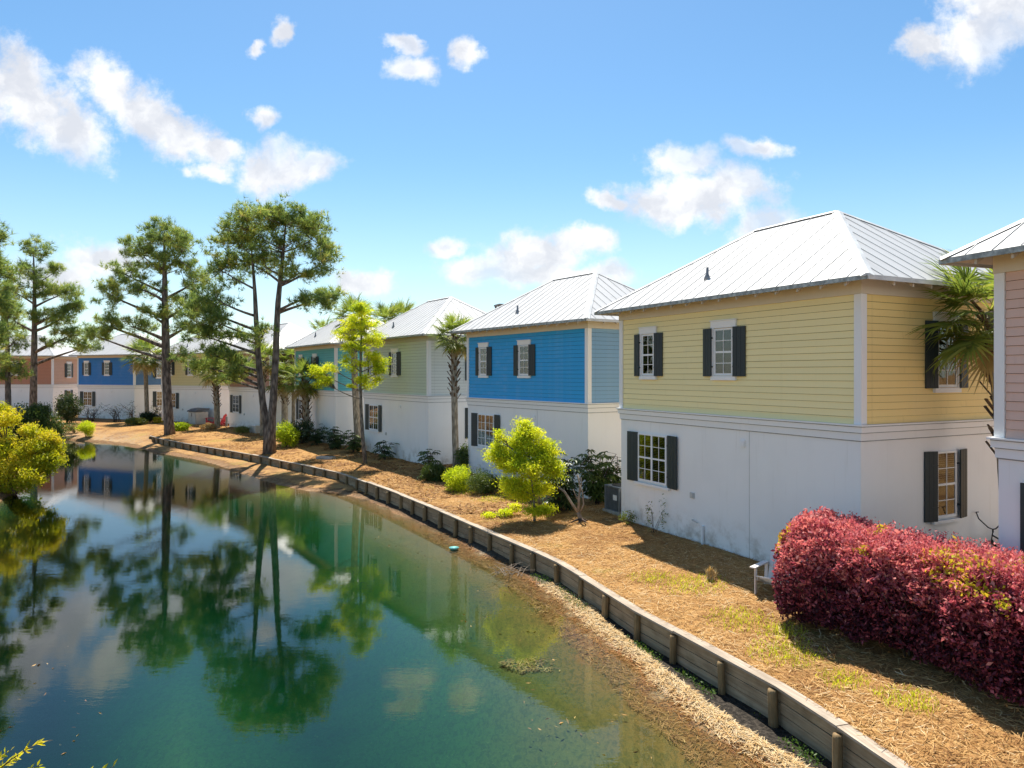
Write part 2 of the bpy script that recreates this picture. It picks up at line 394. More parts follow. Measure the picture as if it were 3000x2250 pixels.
# ------------------------------------------------------------------ terrain and pond
WALL = np.array([(-28.3, 56.2), (-27.7, 55.0), (-25.4, 52.2), (-23.1, 49.8), (-20.1, 46.9), (-17.3, 44.2), (-14.25, 41.1), (-11.9, 38.5), (-10.1, 36.55), (-8.2, 34.4), (-6.5, 31.7),
                 (-4.8, 28.95), (-2.35, 24.65), (-0.45, 21.1), (0.55, 19.3), (1.17, 18.1), (1.62, 16.9), (2.58, 14.2), (3.10, 13.05), (4.16, 10.6), (4.72, 8.55), (5.25, 6.2), (5.6, 3.5), (5.8, 0.0), (5.8, -14.0)])
VIRT = np.array([(-36, 76.0), (-31.5, 66.0), (-29.3, 60.0)])      # where the terrace runs out into the natural bank
WATER = np.array([(5.3, -14), (5.1, 0), (5.0, 4), (4.3, 6.5), (3.52, 9.4), (2.78, 11.3), (2.22, 13.3), (1.66, 15.2), (1.02, 17.4), (.50, 18.9), (-0.62, 20.9), (-2.5, 24.4), (-4.85, 28.5), (-5.95, 30.3), (-7.7, 32.3), (-9.3, 32.9),
                  (-10.85, 34.2), (-13.0, 36.9), (-15.8, 40.5), (-18.9, 44.0), (-22.1, 46.6), (-25.0, 49.5), (-29.4, 54.0), (-34.0, 57.0), (-37.5, 58.2), (-40, 54), (-36, 48.5), (-30, 42), (-24.5, 36.5), (-22.6, 33.0), (-19.0, 24.8), (-13.2, 16.0),
                  (-8.6, 9.9), (-6.4, 6.2), (-5.2, 2.0), (-5.0, -14)])
def segdist(X, Y, poly, closed=False):
    """distance to a polyline and the side sign of the nearest segment (left of travel = +)"""
    best = np.full(X.shape, 1e9); side = np.zeros(X.shape)
    n_ = len(poly)
    for i in range(n_ if closed else n_ - 1):
        ax, ay = poly[i]; bx, by = poly[(i + 1) % n_]; ex, ey = bx - ax, by - ay
        t = np.clip(((X - ax) * ex + (Y - ay) * ey) / (ex * ex + ey * ey), 0, 1)
        dx, dy_ = X - ax - t * ex, Y - ay - t * ey; d = np.hypot(dx, dy_)
        cr = ex * (Y - ay) - ey * (X - ax)
        m = d < best - 1e-9
        best = np.where(m, d, best); side = np.where(m, np.sign(cr), side)
    return best, side
def inside(X, Y, poly):
    r = np.zeros(X.shape, bool); n_ = len(poly)
    for i in range(n_):
        ax, ay = poly[i]; bx, by = poly[(i + 1) % n_]
        if ay == by: continue
        c = ((ay > Y) != (by > Y)) & (X < (bx - ax) * (Y - ay) / (by - ay) + ax); r ^= c
    return r
def landdist(X, Y):
    d, _ = segdist(X, Y, WATER, True)
    return np.where(inside(X, Y, WATER), -d, d) + .35 * fbm(X, Y, .55, 3) * np.clip((Y + 6) / 30, .5, 1)
EXT = np.vstack([VIRT, WALL])
def wallside(X, Y):
    d, s = segdist(X, Y, EXT)
    return np.where(s >= 0, d, -d)          # + behind the wall (house side)
def zA(X, Y):
    """natural bank and pond bed"""
    d = landdist(X, Y)
    ws = wallside(X, Y)
    land = np.where(X < -27.0, np.interp(d, [0, 1.2, 3.5, 7, 20], [0, .30, .62, .82, .86]),
                    np.interp(d, [0, .25, .8, 3], [0, .07, .17, .30]))
    # near the camera the washed-up straw makes a low ridge, a muddy trough lies between it and the wall
    near = np.clip((17.5 - Y) / 3.5, 0, 1)
    ridge = np.interp(d, [-.05, .10, .24, .40, .62, .9], [0, .06, .10, .035, .02, .02])
    land = np.where((X > -1), land * (1 - near) + ridge * near, land)
    land = np.where(X < -27.0, land, np.minimum(land, np.where(ws > 0, .1, .34)))
    left = (X < -3) & (X < -0.55 * Y - 1.0) & (X > -40) & (Y < 46)
    land = np.where(left, np.interp(d, [0, .4, 2.0, 6], [0, .3, .7, .8]), land)
    wl_ = np.clip((-.42 * Y - .5 - X) / (.18 * np.maximum(Y, 4) + .5), 0, 1)
    bed = wl_ * np.interp(-d, [0, .5, 2, 6], [0, -.7, -1.45, -1.6]) + (1 - wl_) * np.interp(-d, [0, .6, 2.2, 4.0, 7, 12], [0, -.055, -.20, -.62, -1.25, -1.6])
    return np.where(d > 0, land, bed) + .030 * fbm(X, Y, 1.7, 3) * np.where(np.abs(d) < .6, .55, 1)
def zB(X, Y):
    ws = np.maximum(wallside(X, Y), 0)
    hi = .605 + np.interp(ws, [0, .3, 3.5, 9], [0, .01, .15, .20]) + .05 * fbm(X, Y, .7, 3) * np.clip(ws, 0, 1)
    hi = hi + np.interp(Y, [40, 62], [0, .06])
    k = np.clip((62.5 - Y) / 6.0, 0, 1); k = np.where(X > -24, 1, k)
    return np.where(k >= 1, hi, hi * k + (1 - k) * np.maximum(zA(X, Y), .78))
def grid(x0, x1, y0, y1, st):
    xs = np.arange(x0, x1 + 1e-6, st); ys = np.arange(y0, y1 + 1e-6, st)
    X, Y = np.meshgrid(xs, ys); return X, Y
def quads(nx, ny):
    i = np.arange(ny - 1)[:, None] * nx + np.arange(nx - 1)[None]; i = i.ravel()
    return np.stack([i, i + 1, i + nx + 1, i + nx], 1)
def sheet(name, parts, mat, zf, attrf, snap=False):
    VV, FF, AA, base = [], [], {}, 0
    for (x0, x1, y0, y1, st, hole) in parts:
        X, Y = grid(x0, x1, y0, y1, st); F = quads(X.shape[1], X.shape[0]); X, Y = X.ravel(), Y.ravel()
        keep = np.ones(len(X), bool)
        if snap:
            for _ in range(2):
                ws = wallside(X, Y); near = np.abs(ws) < st * .75
                e = 1e-3
                gx = (wallside(X[near] + e, Y[near]) - ws[near]) / e; gy = (wallside(X[near], Y[near] + e) - ws[near]) / e
                gl = np.maximum(np.hypot(gx, gy), .3)
                tgt = np.minimum(ws[near], 0) * 1.0 + np.where((ws[near] > 0) & (ws[near] < st * .75), ws[near] - .0, 0)
                X[near] -= gx / gl * tgt; Y[near] -= gy / gl * tgt
            keep = wallside(X, Y) > -.03
        fm = keep[F].all(1)
        if hole is not None:
            cx, cy = X[F].mean(1), Y[F].mean(1)
            fm &= ~((cx > hole[0] + st) & (cx < hole[1] - st) & (cy > hole[2] + st) & (cy < hole[3] - st))
        F = F[fm]; Z = zf(X, Y)
        VV.append(np.stack([X, Y, Z], 1)); FF.append(F + base); base += len(X)
        for k_, v_ in attrf(X, Y).items(): AA.setdefault(k_, []).append(v_)
    V = np.vstack(VV); F = np.vstack(FF)
    used = np.zeros(len(V), bool); used[F] = True; ix = np.cumsum(used) - 1
    me = bigmesh(name, V[used], ix[F], mat, {k_: np.concatenate(v_)[used] for k_, v_ in AA.items()}, True)
    return kind(link(name, me), 'structure')
def attrA(X, Y):
    d = landdist(X, Y); ws = wallside(X, Y)
    wl_ = np.clip((-.42 * Y - .5 - X) / (.18 * np.maximum(Y, 4) + .5), 0, 1)
    zone = np.interp(-d, [-.6, 0, .8, 3, 6, 9], [.0, .20, .30, .50, .75, 1.0]); zone = np.where(d < 0, zone * (1 - wl_) + wl_ * np.maximum(zone, .95), zone)
    muck = np.clip((d - .29) / .10, 0, 1) * np.clip((18.5 - Y) / 2, 0, 1) * (ws > -1.2) * (X > -1)
    muck = np.maximum(muck, np.clip((ws + .42) / .2, 0, 1) * (Y < 33) * (X > -8) * .9)
    return {'zone': zone, 'muck': muck, 'brown': np.clip((Y - 21) / 5, 0, 1) * np.clip((d + .5) / .5, 0, 1), 'sand': np.clip(1 - np.abs(d - .8) / 2.6, 0, 1) * (X < -20) * .8}
sheet('pond_bed', [(-14, 8, 5, 30, .13, None), (-62, 10, -14, 76, .5, (-14, 8, 5, 30))], M_bed, zA, attrA)
def attrB(X, Y):
    return {'sand': np.zeros(len(X))}
def zB2(X, Y): return zB(X, Y) + .006
sheet('ground', [(-10, 12, 3, 40, .15, None), (-40, 40, -14, 80, .5, (-10, 12, 3, 40))], M_soil, zB2, attrB, True)
# natural bank west of the wall: same straw and sand
def zW(X, Y): return zA(X, Y) + .006
def bank(name, x0, x1, y0, y1, st, test):
    X, Y = grid(x0, x1, y0, y1, st); F = quads(X.shape[1], X.shape[0]); X, Y = X.ravel(), Y.ravel()
    ok = (landdist(X, Y) > .25) & test(X, Y); F = F[ok[F].all(1)]
    V = np.stack([X, Y, zW(X, Y)], 1)
    sand = np.clip(1.25 - landdist(X, Y) / 3.0, 0, 1) * np.interp(X, [-30, -25], [.9, .25])
    used = np.zeros(len(V), bool); used[F] = True; ix = np.cumsum(used) - 1
    kind(link(name, bigmesh(name, V[used], ix[F], M_soil, {'sand': sand[used]}, True)), 'structure')
bank('sandy_bank', -62, -4, 30, 70, .3, lambda X, Y: (wallside(X, Y) < .3) & (X > -60))
bank('left_bank', -62, -4, -14, 50, .5, lambda X, Y: X < -0.55 * Y - 1)
far = MB()
far.add([(-3000, 74, .80), (3000, 74, .80), (3000, 4000, .80), (-3000, 4000, .80),
         (36, -400, .80), (3000, -400, .80), (3000, 74, .80), (36, 74, .80),
         (-3000, -400, .74), (-58, -400, .74), (-58, 74, .80), (-3000, 74, .80)], [(0, 1, 2, 3), (4, 5, 6, 7), (8, 9, 10, 11)])
kind(part('far_ground', far, M_soil, None), 'structure')
wt = MB(); wt.b2((-58, -13, -4.0), (9.0, 74, 0.0))
kind(part('pond_water', wt, M_water, None), 'structure')

# ------------------------------------------------------------------ timber retaining wall
def grain_attr(me, axis):
    V = np.empty(len(me.vertices) * 3, np.float32); me.vertices.foreach_get('co', V); V = V.reshape(-1, 3)
    a = Vector(axis).normalized(); b = a.cross(Vector((0, 0, 1))); b = b.normalized() if b.length > .1 else Vector((1, 0, 0)); c_ = a.cross(b)
    off = rnd.random() * 40
    G = np.stack([V @ np.array(a) + off, V @ np.array(b) + off, V @ np.array(c_)], 1)
    at = me.attributes.new('grain', 'FLOAT_VECTOR', 'POINT'); at.data.foreach_set('vector', G.astype(np.float32).ravel())
    return me
rw = thing('retaining_wall', 'weathered timber retaining wall with round posts along the pond edge', 'retaining wall', (0, 0, 0))
wl = WALL[1:-2]
seg = np.hypot(*np.diff(wl, axis=0).T); cum = np.concatenate([[0], np.cumsum(seg)])
def wpt(s):
    s = min(max(s, 0), cum[-1] - 1e-6); i = int(np.searchsorted(cum, s, 'right')) - 1; t = (s - cum[i]) / seg[i]
    return wl[i] * (1 - t) + wl[i + 1] * t
bay = 1.28; nb_ = int(cum[-1] / bay)
BP = [Vector((*wpt(i * bay), 0)) for i in range(nb_ + 1)]
hs = [.185, .185, .20]
for i in range(nb_):
    p, q = BP[i], BP[i + 1]; d = (q - p).normalized(); out = Vector((d.y, -d.x, 0))        # towards the water
    if out.dot(Vector((-1, -1, 0))) < 0: out = -out
    jz = rnd.uniform(-.012, .012)
    z = .555 + jz
    for k, h in enumerate(hs):
        o1 = rnd.uniform(-.006, .008); tl = rnd.uniform(-.006, .006)
        mb = MB(); mb.beam(p + out * (.0 + o1) + Vector((0, 0, z - h / 2)) + d * .004, q + out * (o1 + rnd.uniform(-.004, .004)) + Vector((0, 0, z - h / 2 + tl)) - d * .004, .045, h - .012)
        me = grain_attr(mb.mesh('plank', M_plank), d); link('plank', me, rw); z -= h
    # post on the water side
    tp = p + out * .105 + Vector((rnd.uniform(-.02, .02), rnd.uniform(-.02, .02), 0)) + d * rnd.uniform(-.07, .07); ln = Vector((rnd.uniform(-.035, .035), rnd.uniform(-.035, .035), 0))
    r0 = rnd.uniform(.058, .082)
    mb = MB(); mb.tube([tp + Vector((0, 0, -.35)), tp + ln * .5 + Vector((0, 0, .1)), tp + ln + Vector((0, 0, .50 + jz)), tp + ln + Vector((0, 0, .548 + jz))], [r0 * 1.05, r0, r0 * .97, r0 * .90], 10)
    link('post', grain_attr(mb.mesh('post', M_post, True), (0, 0, 1)), rw)
i = 0
while i < nb_:
    n2 = min(nb_, i + rnd.choice((2, 2, 3))); # cap boards span two or three bays, bending where the wall bends
    dz = rnd.uniform(-.006, .012); wo = rnd.uniform(-.01, .015)
    vs = []
    for k in range(i, n2 + 1):
        a = BP[max(k - 1, 0)]; b = BP[min(k + 1, nb_)]; d = (b - a).normalized(); out = Vector((d.y, -d.x, 0))
        if out.dot(Vector((-1, -1, 0))) < 0: out = -out
        e = d * (.004 if k == i else (-.004 if k == n2 else 0))
        for (oo, zz) in ((.115 + wo, .575), (.115 + wo, .613), (-.085 + wo, .615), (-.085 + wo, .577)):
            vs.append(BP[k] + e + out * oo + Vector((0, 0, zz + dz)))
    fs = []; m_ = n2 - i
    for k in range(m_):
        for j in range(4): fs.append((k * 4 + j, k * 4 + (j + 1) % 4, (k + 1) * 4 + (j + 1) % 4, (k + 1) * 4 + j))
    fs += [(3, 2, 1, 0), tuple(m_ * 4 + j for j in range(4))]
    mb = MB(); mb.add(vs, fs); link('cap_board', grain_attr(mb.mesh('cap_board', M_cap_wood), BP[n2] - BP[i]), rw)
    i = n2

# ------------------------------------------------------------------ houses
HL, HW, ZB0 = 8.5, 5.7, 0.70
LEDGE, SIDT, FRT = 4.26, 7.00, 7.26
OV, EAVE, RIDGE = .60, 7.27, 9.57
RUN = HW / 2 + OV
SLOPE = (RIDGE - EAVE) / RUN
def zz(z): return z - ZB0
# local axes of a house: x inward from the pond front, y along the front away from the near corner, z up
def frame(face):
    """map (along, out, z) of a face to house coordinates: 'f' pond front, 's' near side, 'l' far side"""
    if face == 'f': return lambda a, o, z: (-o, a, zz(z))
    if face == 's': return lambda a, o, z: (a, -o, zz(z))
    return lambda a, o, z: (a, HL + o, zz(z))
def fbox(mb, T, a0, a1, o0, o1, z0, z1):
    return mb.b2(T(a0, o0, z0), T(a1, o1, z1))
def board_mesh(L, axis, mat):
    """one lap siding board, bevelled in section; lies along y (front) or x (side)"""
    h, tb, tt = .1460, .030, .010
    pr = [(0, 0), (tb, 0), (tt, h), (0, h)]
    mb = MB(); vs = []
    for e in (0, L):
        for (o, z) in pr: vs.append((-o, e, z) if axis == 'f' else ((e, -o, z) if axis == 's' else (e, o, z)))
    fs = [(0, 1, 5, 4), (1, 2, 6, 5), (2, 3, 7, 6), (3, 0, 4, 7), (3, 2, 1, 0), (4, 5, 6, 7)]
    mb.add(vs, fs); return mb.mesh('siding_board', mat)

def window(house, face, c, half, z0, z1, style, level, blind=0.0, group=None):
    """style: 'up' trimmed sash window, 'pair' twin sash without casing, 'low' plain single"""
    T = frame(face); pr = .046 if style == 'up' else .032       # boards stand proud upstairs
    wn = link('window', None, house)
    fr_ = MB(); th = .045
    if style == 'up':
        for (a0, a1, b0, b1, o) in ((c - half - .12, c + half + .12, z1 + .015, z1 + .20, .05), (c - half - .12, c + half + .12, z0 - .12, z0 - .01, .055),
                                    (c - half - .12, c - half - .01, z0 - .008, z1 + .013, .045), (c + half + .01, c + half + .12, z0 - .008, z1 + .013, .045)):
            fbox(fr_, T, a0, a1, pr - .028, pr + o - .02, b0, b1)
        fbox(fr_, T, c - half - .14, c + half + .14, pr - .028, pr + .055, z1 + .202, z1 + .225)
        part('trim', fr_, M_trim, wn)
    else:
        fbox(fr_, T, c - half - .16, c + half + .16, 0, .09, z0 - .115, z0 - .045)
        part('sill', fr_, M_trim, wn)
    # frame, meeting rail, mullion
    f2 = MB(); o0, o1 = pr - .028, pr + .012; e = .045
    fbox(f2, T, c - half, c - half + e, o0, o1, z0, z1); fbox(f2, T, c + half - e, c + half, o0, o1, z0, z1)
    fbox(f2, T, c - half + e, c + half - e, o0, o1, z0, z0 + e + .015); fbox(f2, T, c - half + e, c + half - e, o0, o1, z1 - e, z1)
    zm = (z0 + z1) / 2
    bays = [(c - half + e, c + half - e)]
    if style == 'pair':
        fbox(f2, T, c - .035, c + .035, o0, o1 + .004, z0 + e + .015, z1 - e); bays = [(c - half + e, c - .035), (c + .035, c + half - e)]
    for (a0, a1) in bays: fbox(f2, T, a0, a1, o0, o1 - .004, zm - .025, zm + .025)
    part('sash_frame', f2, M_trim, wn)
    mu = MB(); po = pr - .002
    for (a0, a1) in bays:
        am = (a0 + a1) / 2
        for (b0, b1) in ((z0 + e + .015, zm - .025), (zm + .025, z1 - e)):
            bm_ = (b0 + b1) / 2; t_ = .009
            fbox(mu, T, am - t_, am + t_, po + .001, po + .010, b0, b1)
            fbox(mu, T, a0, am - t_, po + .001, po + .009, bm_ - t_, bm_ + t_); fbox(mu, T, am + t_, a1, po + .001, po + .009, bm_ - t_, bm_ + t_)
            if level >= 2:
                for (x0, x1) in ((a0, am), (am, a1)):
                    for (y0, y1) in ((b0, bm_), (bm_, b1)):
                        g = MB(); fbox(g, T, x0 + .002, x1 - .002, po - .003, po, y0 + .002, y1 - .002); part('pane', g, M_glass, wn)
            else:
                g = MB(); fbox(g, T, a0 + .002, a1 - .002, po - .003, po, b0 + .002, b1 - .002); part('pane', g, M_glass, wn)
    kind(part('muntin', mu, M_trim, wn), 'stuff')
    rm = MB()
    for (a0, a1) in bays: fbox(rm, T, a0, a1, pr - .0285, pr - .027, z0 + e, z1 - e)
    part('interior', rm, M_room, wn)
    if blind > 0:
        bl = MB(); zt = z1 - e; zb = zt - (z1 - z0 - 2 * e) * blind; st = .048
        for bi, (a0, a1) in enumerate(bays):
            z = zt - .02
            while z > zb:
                bl.box(T((a0 + a1) / 2, pr - .014, z), (.003 if face == 'f' else a1 - a0 - .01, a1 - a0 - .01 if face == 'f' else .003, st * .62),
                       Matrix.Rotation(R(35), 3, 'Y' if face == 'f' else 'X'))
                z -= st
        kind(part('blind', bl, M_blind, wn), 'stuff')
    return wn

def shutter(house, face, inner, outer, z0, z1, s_in, s_out, level):
    """board-and-batten shutter from its window-side edge to its outer edge, standing off the wall"""
    T = frame(face); base = .032 if z0 > LEDGE else .006
    sh_ = link('shutter', None, house); nbd = 3
    for k in range(nbd):
        f0, f1 = k / nbd, (k + 1) / nbd; g = .004
        a0 = inner + (outer - inner) * f0; a1 = inner + (outer - inner) * f1
        sgn = 1 if a1 > a0 else -1; a0 += sgn * g; a1 -= sgn * g
        s0 = s_in + (s_out - s_in) * f0 + base; s1 = s_in + (s_out - s_in) * f1 + base; th = .03
        vs = [T(a0, s0, z0), T(a1, s1, z0), T(a1, s1 + th, z0), T(a0, s0 + th, z0), T(a0, s0, z1), T(a1, s1, z1), T(a1, s1 + th, z1), T(a0, s0 + th, z1)]
        mb = MB(); mb.add(vs, [(3, 2, 1, 0), (4, 5, 6, 7), (0, 1, 5, 4), (1, 2, 6, 5), (2, 3, 7, 6), (3, 0, 4, 7)])
        part('board', mb, M_shut, sh_)
    if level >= 2:
        for zf in (.2, .8):
            z = z0 + (z1 - z0) * zf; mb = MB(); sgn = -1 if outer > inner else 1
            mb.beam(T(inner + sgn * .05, base, z), T(inner, s_in + base + .012, z), .012, .035)
            mb.beam(T(inner, s_in + base + .034, z), T(inner + (outer - inner) * .5, (s_in + s_out) / 2 + base + .034, z), .006, .03)
            part('hinge', mb, M_shut, sh_)
    return sh_

def roof_panels(house, level):
    seamw = .455
    def pt(slope, a, r):      # a along the eave, r run inwards from the eave
        z = zz(EAVE + r * SLOPE) + .03
        if slope == 'f': return Vector((-OV + r, a, z))
        if slope == 's': return Vector((a, -OV + r, z))
        if slope == 'b': return Vector((HW + OV - r, a, z))
        return Vector((a, HL + OV - r, z))
    for slope, (a0, a1) in (('f', (-OV, HL + OV)), ('s', (-OV, HW + OV)), ('b', (-OV, HL + OV)), ('l', (-OV, HW + OV))):
        lim = lambda a: max(0.0, min(a - a0, a1 - a, RUN))
        n_ = round((a1 - a0) / seamw); st = (a1 - a0) / n_
        mat = M_roofx if slope in 'fb' else M_roofy
        nrm = {'f': Vector((-SLOPE, 0, 1)), 's': Vector((0, -SLOPE, 1)), 'b': Vector((SLOPE, 0, 1)), 'l': Vector((0, SLOPE, 1))}[slope].normalized()
        flip = slope in 'sb'
        for k in range(n_):
            b0, b1 = a0 + k * st, a0 + (k + 1) * st
            br = sorted({b0, b1} | {b for b in (a0 + RUN, a1 - RUN, (a0 + a1) / 2) if b0 + .01 < b < b1 - .01})
            lift = nrm * (.0015 * (k % 2))
            mb = MB(); vs = [pt(slope, b, 0) + lift for b in br] + [pt(slope, b, lim(b)) + lift for b in reversed(br)]
            keep = []
            for v_ in vs:
                if not keep or (v_ - keep[-1]).length > 1e-4: keep.append(v_)
            if (keep[0] - keep[-1]).length < 1e-4: keep.pop()
            if len(keep) < 3: continue
            top = keep; bot = [v_ - nrm * .02 for v_ in keep]; q = len(keep)
            fs = [tuple(range(q)), tuple(range(2 * q - 1, q - 1, -1))] + [(j, (j + 1) % q, q + (j + 1) % q, q + j)[::-1] for j in range(q)]
            mb.add(top + bot, [f[::-1] for f in fs] if not flip else fs)
            if k < n_ - 1 and lim(b1) > .12:          # standing seam along the far edge of the panel
                p0, p1 = pt(slope, b1, .0) + nrm * .012, pt(slope, b1, lim(b1) - .05) + nrm * .012
                mb.beam(p0, p1, .016, .010, nrm)
            part('roof_panel', mb, mat, house)
    # ridge and hip caps
    rz = zz(RIDGE) + .055; e1 = Vector((HW / 2, -OV + RUN, rz)); e2 = Vector((HW / 2, HL + OV - RUN, rz))
    def cap(p, q):
        d = (q - p).normalized(); sdv = d.cross(Vector((0, 0, 1))).normalized(); mb = MB(); vs = []
        for b in (p, q):
            vs += [b + sdv * .13 - Vector((0, 0, .06)), b + sdv * .03, b - sdv * .03, b - sdv * .13 - Vector((0, 0, .06))]
        mb.add(vs, [(0, 1, 5, 4), (1, 2, 6, 5), (2, 3, 7, 6), (3, 2, 1, 0), (4, 5, 6, 7), (0, 4, 7, 3)]); return mb
    part('ridge_cap', cap(e1, e2), M_cap, house)
    ez = zz(EAVE) + .055
    for p, q in ((Vector((-OV, -OV, ez)), e1), (Vector((HW + OV, -OV, ez)), e1), (Vector((-OV, HL + OV, ez)), e2), (Vector((HW + OV, HL + OV, ez)), e2)):
        part('hip_cap', cap(p, q), M_cap, house)
    # drip edge strips and soffit
    for nm, (p, q) in (('f', ((-OV - .012, -OV), (-OV - .012, HL + OV))), ('s', ((-OV, -OV - .012), (HW + OV, -OV - .012))), ('b', ((HW + OV + .012, -OV), (HW + OV + .012, HL + OV))), ('l', ((-OV, HL + OV + .012), (HW + OV, HL + OV + .012)))):
        mb = MB(); mb.beam((*p, zz(EAVE) - .025), (*q, zz(EAVE) - .025), .02, .085); part('drip_edge', mb, M_drip if nm == 'f' else M_cap, house)
    mb = MB()
    vs = [(-OV + .02, -OV + .02, zz(EAVE) - .012), (HW + OV - .02, -OV + .02, zz(EAVE) - .012), (HW + OV - .02, HL + OV - .02, zz(EAVE) - .012), (-OV + .02, HL + OV - .02, zz(EAVE) - .012),
          (HW / 2, -OV + RUN, zz(RIDGE) - .04), (HW / 2, HL + OV - RUN, zz(RIDGE) - .04)]
    mb.add(vs, [(0, 1, 4), (1, 2, 5, 4), (2, 3, 5), (3, 0, 4, 5)]); part('soffit', mb, M_soffit, house)
    if level >= 2:
        tl = MB(); tl.add([(0, -.022, -.14), (.62, -.022, .24), (.62, -.022, .36), (0, -.022, -.03), (0, .022, -.14), (.62, .022, .24), (.62, .022, .36), (0, .022, -.03)],
                          [(0, 1, 2, 3), (7, 6, 5, 4), (0, 4, 5, 1), (1, 5, 6, 2), (2, 6, 7, 3), (3, 7, 4, 0)])
        tm = tl.mesh('rafter_tail', M_soffit)
        k = -.05
        while k < HL + .3:
            link('rafter_tail', tm, house, (-OV + .05, k, zz(EAVE))); k += .61
        k = .3
        while k < HW:
            link('rafter_tail', tm, house, (k, -OV + .05, zz(EAVE)), (0, 0, R(90))); k += .61

def make_house(name, label, corner, ang, front, side, level, frieze=None, blinds=(1, .0, 1, .6), extras=True, pipe=True):
    h = thing(name, label, 'house', (corner[0], corner[1], ZB0), R(ang), 'hip-roofed cottages along the pond')
    frieze = frieze or M_frieze
    mb = MB(); mb.b2((0, 0, zz(.2)), (HW, HL, zz(SIDT + .24))); part('wall', mb, M_wall, h)
    # siding
    bh = .1525; nb2 = 18
    for face, L, m_ in (('f', HL, front), ('s', HW, side), ('l', HW, side)):
        cb = .135
        me = board_mesh(L - 2 * cb, face, m_)
        if level >= 1 and face != 'l':
            for k in range(nb2):
                z = zz(LEDGE + k * bh)
                cut = rnd.uniform(.18, .82) * (L - 2 * cb); st_ = 0.0
                for ln_ in (cut - .0015, L - 2 * cb - cut - .0015):
                    off = cb + st_; dz_ = rnd.uniform(-.0012, .0012)
                    link('siding_board', board_mesh(ln_, face, m_), h, {'f': (0, off, z + dz_), 's': (off, 0, z + dz_)}[face]); st_ += ln_ + .003
        else:
            V = np.array([v.co[:] for v in me.vertices]); F = [tuple(p.vertices) for p in me.polygons]; mb = MB()
            for k in range(nb2):
                off = np.array({'f': (0, cb, zz(LEDGE + k * bh)), 's': (cb, 0, zz(LEDGE + k * bh)), 'l': (cb, HL, zz(LEDGE + k * bh))}[face]); mb.add(V + off, F)
            kind(part('siding', mb, m_, h), 'stuff')
    # dark backing behind the board gaps, coloured to draw the lap shadows
    mb = MB(); mb.b2((-.004, -.004, zz(LEDGE)), (HW + .004, HL + .004, zz(SIDT))); part('lap_shade_backing', mb, M_lap_shade, h)
    # corner boards, frieze, ledge and band
    t = .046
    for (x, y, sx, sy) in ((0, 0, -1, -1), (0, HL, -1, 1), (HW, 0, 1, -1), (HW, HL, 1, 1)):
        mb = MB(); x0, x1 = sorted((x + sx * t, x - sx * .13)); y0, y1 = sorted((y + sy * t, y - sy * .13))
        mb.b2((x0, y0, zz(LEDGE)), (x1, y1, zz(SIDT) - .003)); part('corner_board', mb, M_trim, h)
    for (o, z0, z1, m_, nm) in ((.056, SIDT, FRT + .2, frieze, 'frieze_board'), (.125, LEDGE - .035, LEDGE - .002, M_trim, 'ledge'), (.080, 4.09, LEDGE - .036, M_trim, 'ledge_moulding'), (.036, 3.92, 4.088, M_trim, 'band_board')):
        mb = MB(); mb.b2((-o, -o, zz(z0)), (HW + o, HL + o, zz(z1))); part(nm, mb, m_, h)
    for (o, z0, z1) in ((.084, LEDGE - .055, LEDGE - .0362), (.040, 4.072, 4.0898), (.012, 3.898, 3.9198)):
        mb = MB(); mb.b2((-o, -o, zz(z0)), (HW + o, HL + o, zz(z1))); part('joint_shade_strip', mb, M_joint_shade, h)  # grey strips draw the shade and dirty joints under each moulding
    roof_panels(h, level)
    # windows and shutters
    def unit(face, c, half, z0, z1, style, wsh, a, s_in, s_out, bl):
        window(h, face, c, half, z0, z1, style, level, bl)
        e = .03 if style != 'up' else 0
        shutter(h, face, c - a, c - a - wsh, z0 - .02 - e, z1 + .02, s_in, s_out, level); shutter(h, face, c + a, c + a + wsh, z0 - .02 - e, z1 + .02, s_in, s_out, level)
    unit('f', 7.09, .28, 5.28, 6.50, 'up', .31, .36, .060, .0, blinds[0])
    unit('f', 3.96, .33, 5.28, 6.50, 'up', .37, .39, .062, .0, blinds[1])
    unit('f', 6.93, .66, 2.11, 3.54, 'pair', .46, .70, .0, .045, blinds[2])
    unit('s', 2.86, .36, 5.02, 6.49, 'up', .36, .42, .055, .0, 0)
    unit('s', 2.86, .36, 2.07, 3.57, 'low', .36, .42, .070, .0, blinds[3])
    if extras:
        for (a, z, w_, hh) in ((3.33, 3.58, .17, .17), (5.19, 2.0, .16, .15)):
            mb = MB(); T = frame('f'); fbox(mb, T, a - w_ / 2, a + w_ / 2, 0, .035, z - hh / 2, z + hh / 2); fbox(mb, T, a - w_ / 2 + .025, a + w_ / 2 - .025, .035, .045, z - hh / 2 + .02, z + hh / 2 - .03); part('wall_vent', mb, M_trim if z > 3 else M_seal, h)
    if level >= 2 and extras:
        T = frame('f'); mb = MB(); mb.tube([T(4.75, .04, .6), T(4.75, .04, 1.25)], .04, 10); part('drain_pipe', mb, M_trim, h)
        mb = MB(); mb.tube([T(5.15, .0, 1.34), T(5.15, .07, 1.34), T(4.90, .07, 1.30)], .012, 6); part('hose_bib', mb, M_seal, h)
        mb = MB(); fbox(mb, T, 3.105, 3.120, .0, .004, .6, 3.92); part('wall_seam', mb, M_seal, h)
    if pipe:
        r = .95; a = 5.0; z = zz(EAVE + r * SLOPE)
        mb = MB(); mb.lathe([(.10, z - .02), (.085, z + .06), (.05, z + .14), (.042, z + .15), (.042, z + .34)], 12, (-OV + r, a, 0)); part('vent_pipe', mb, M_pipe, h, True)
    return h

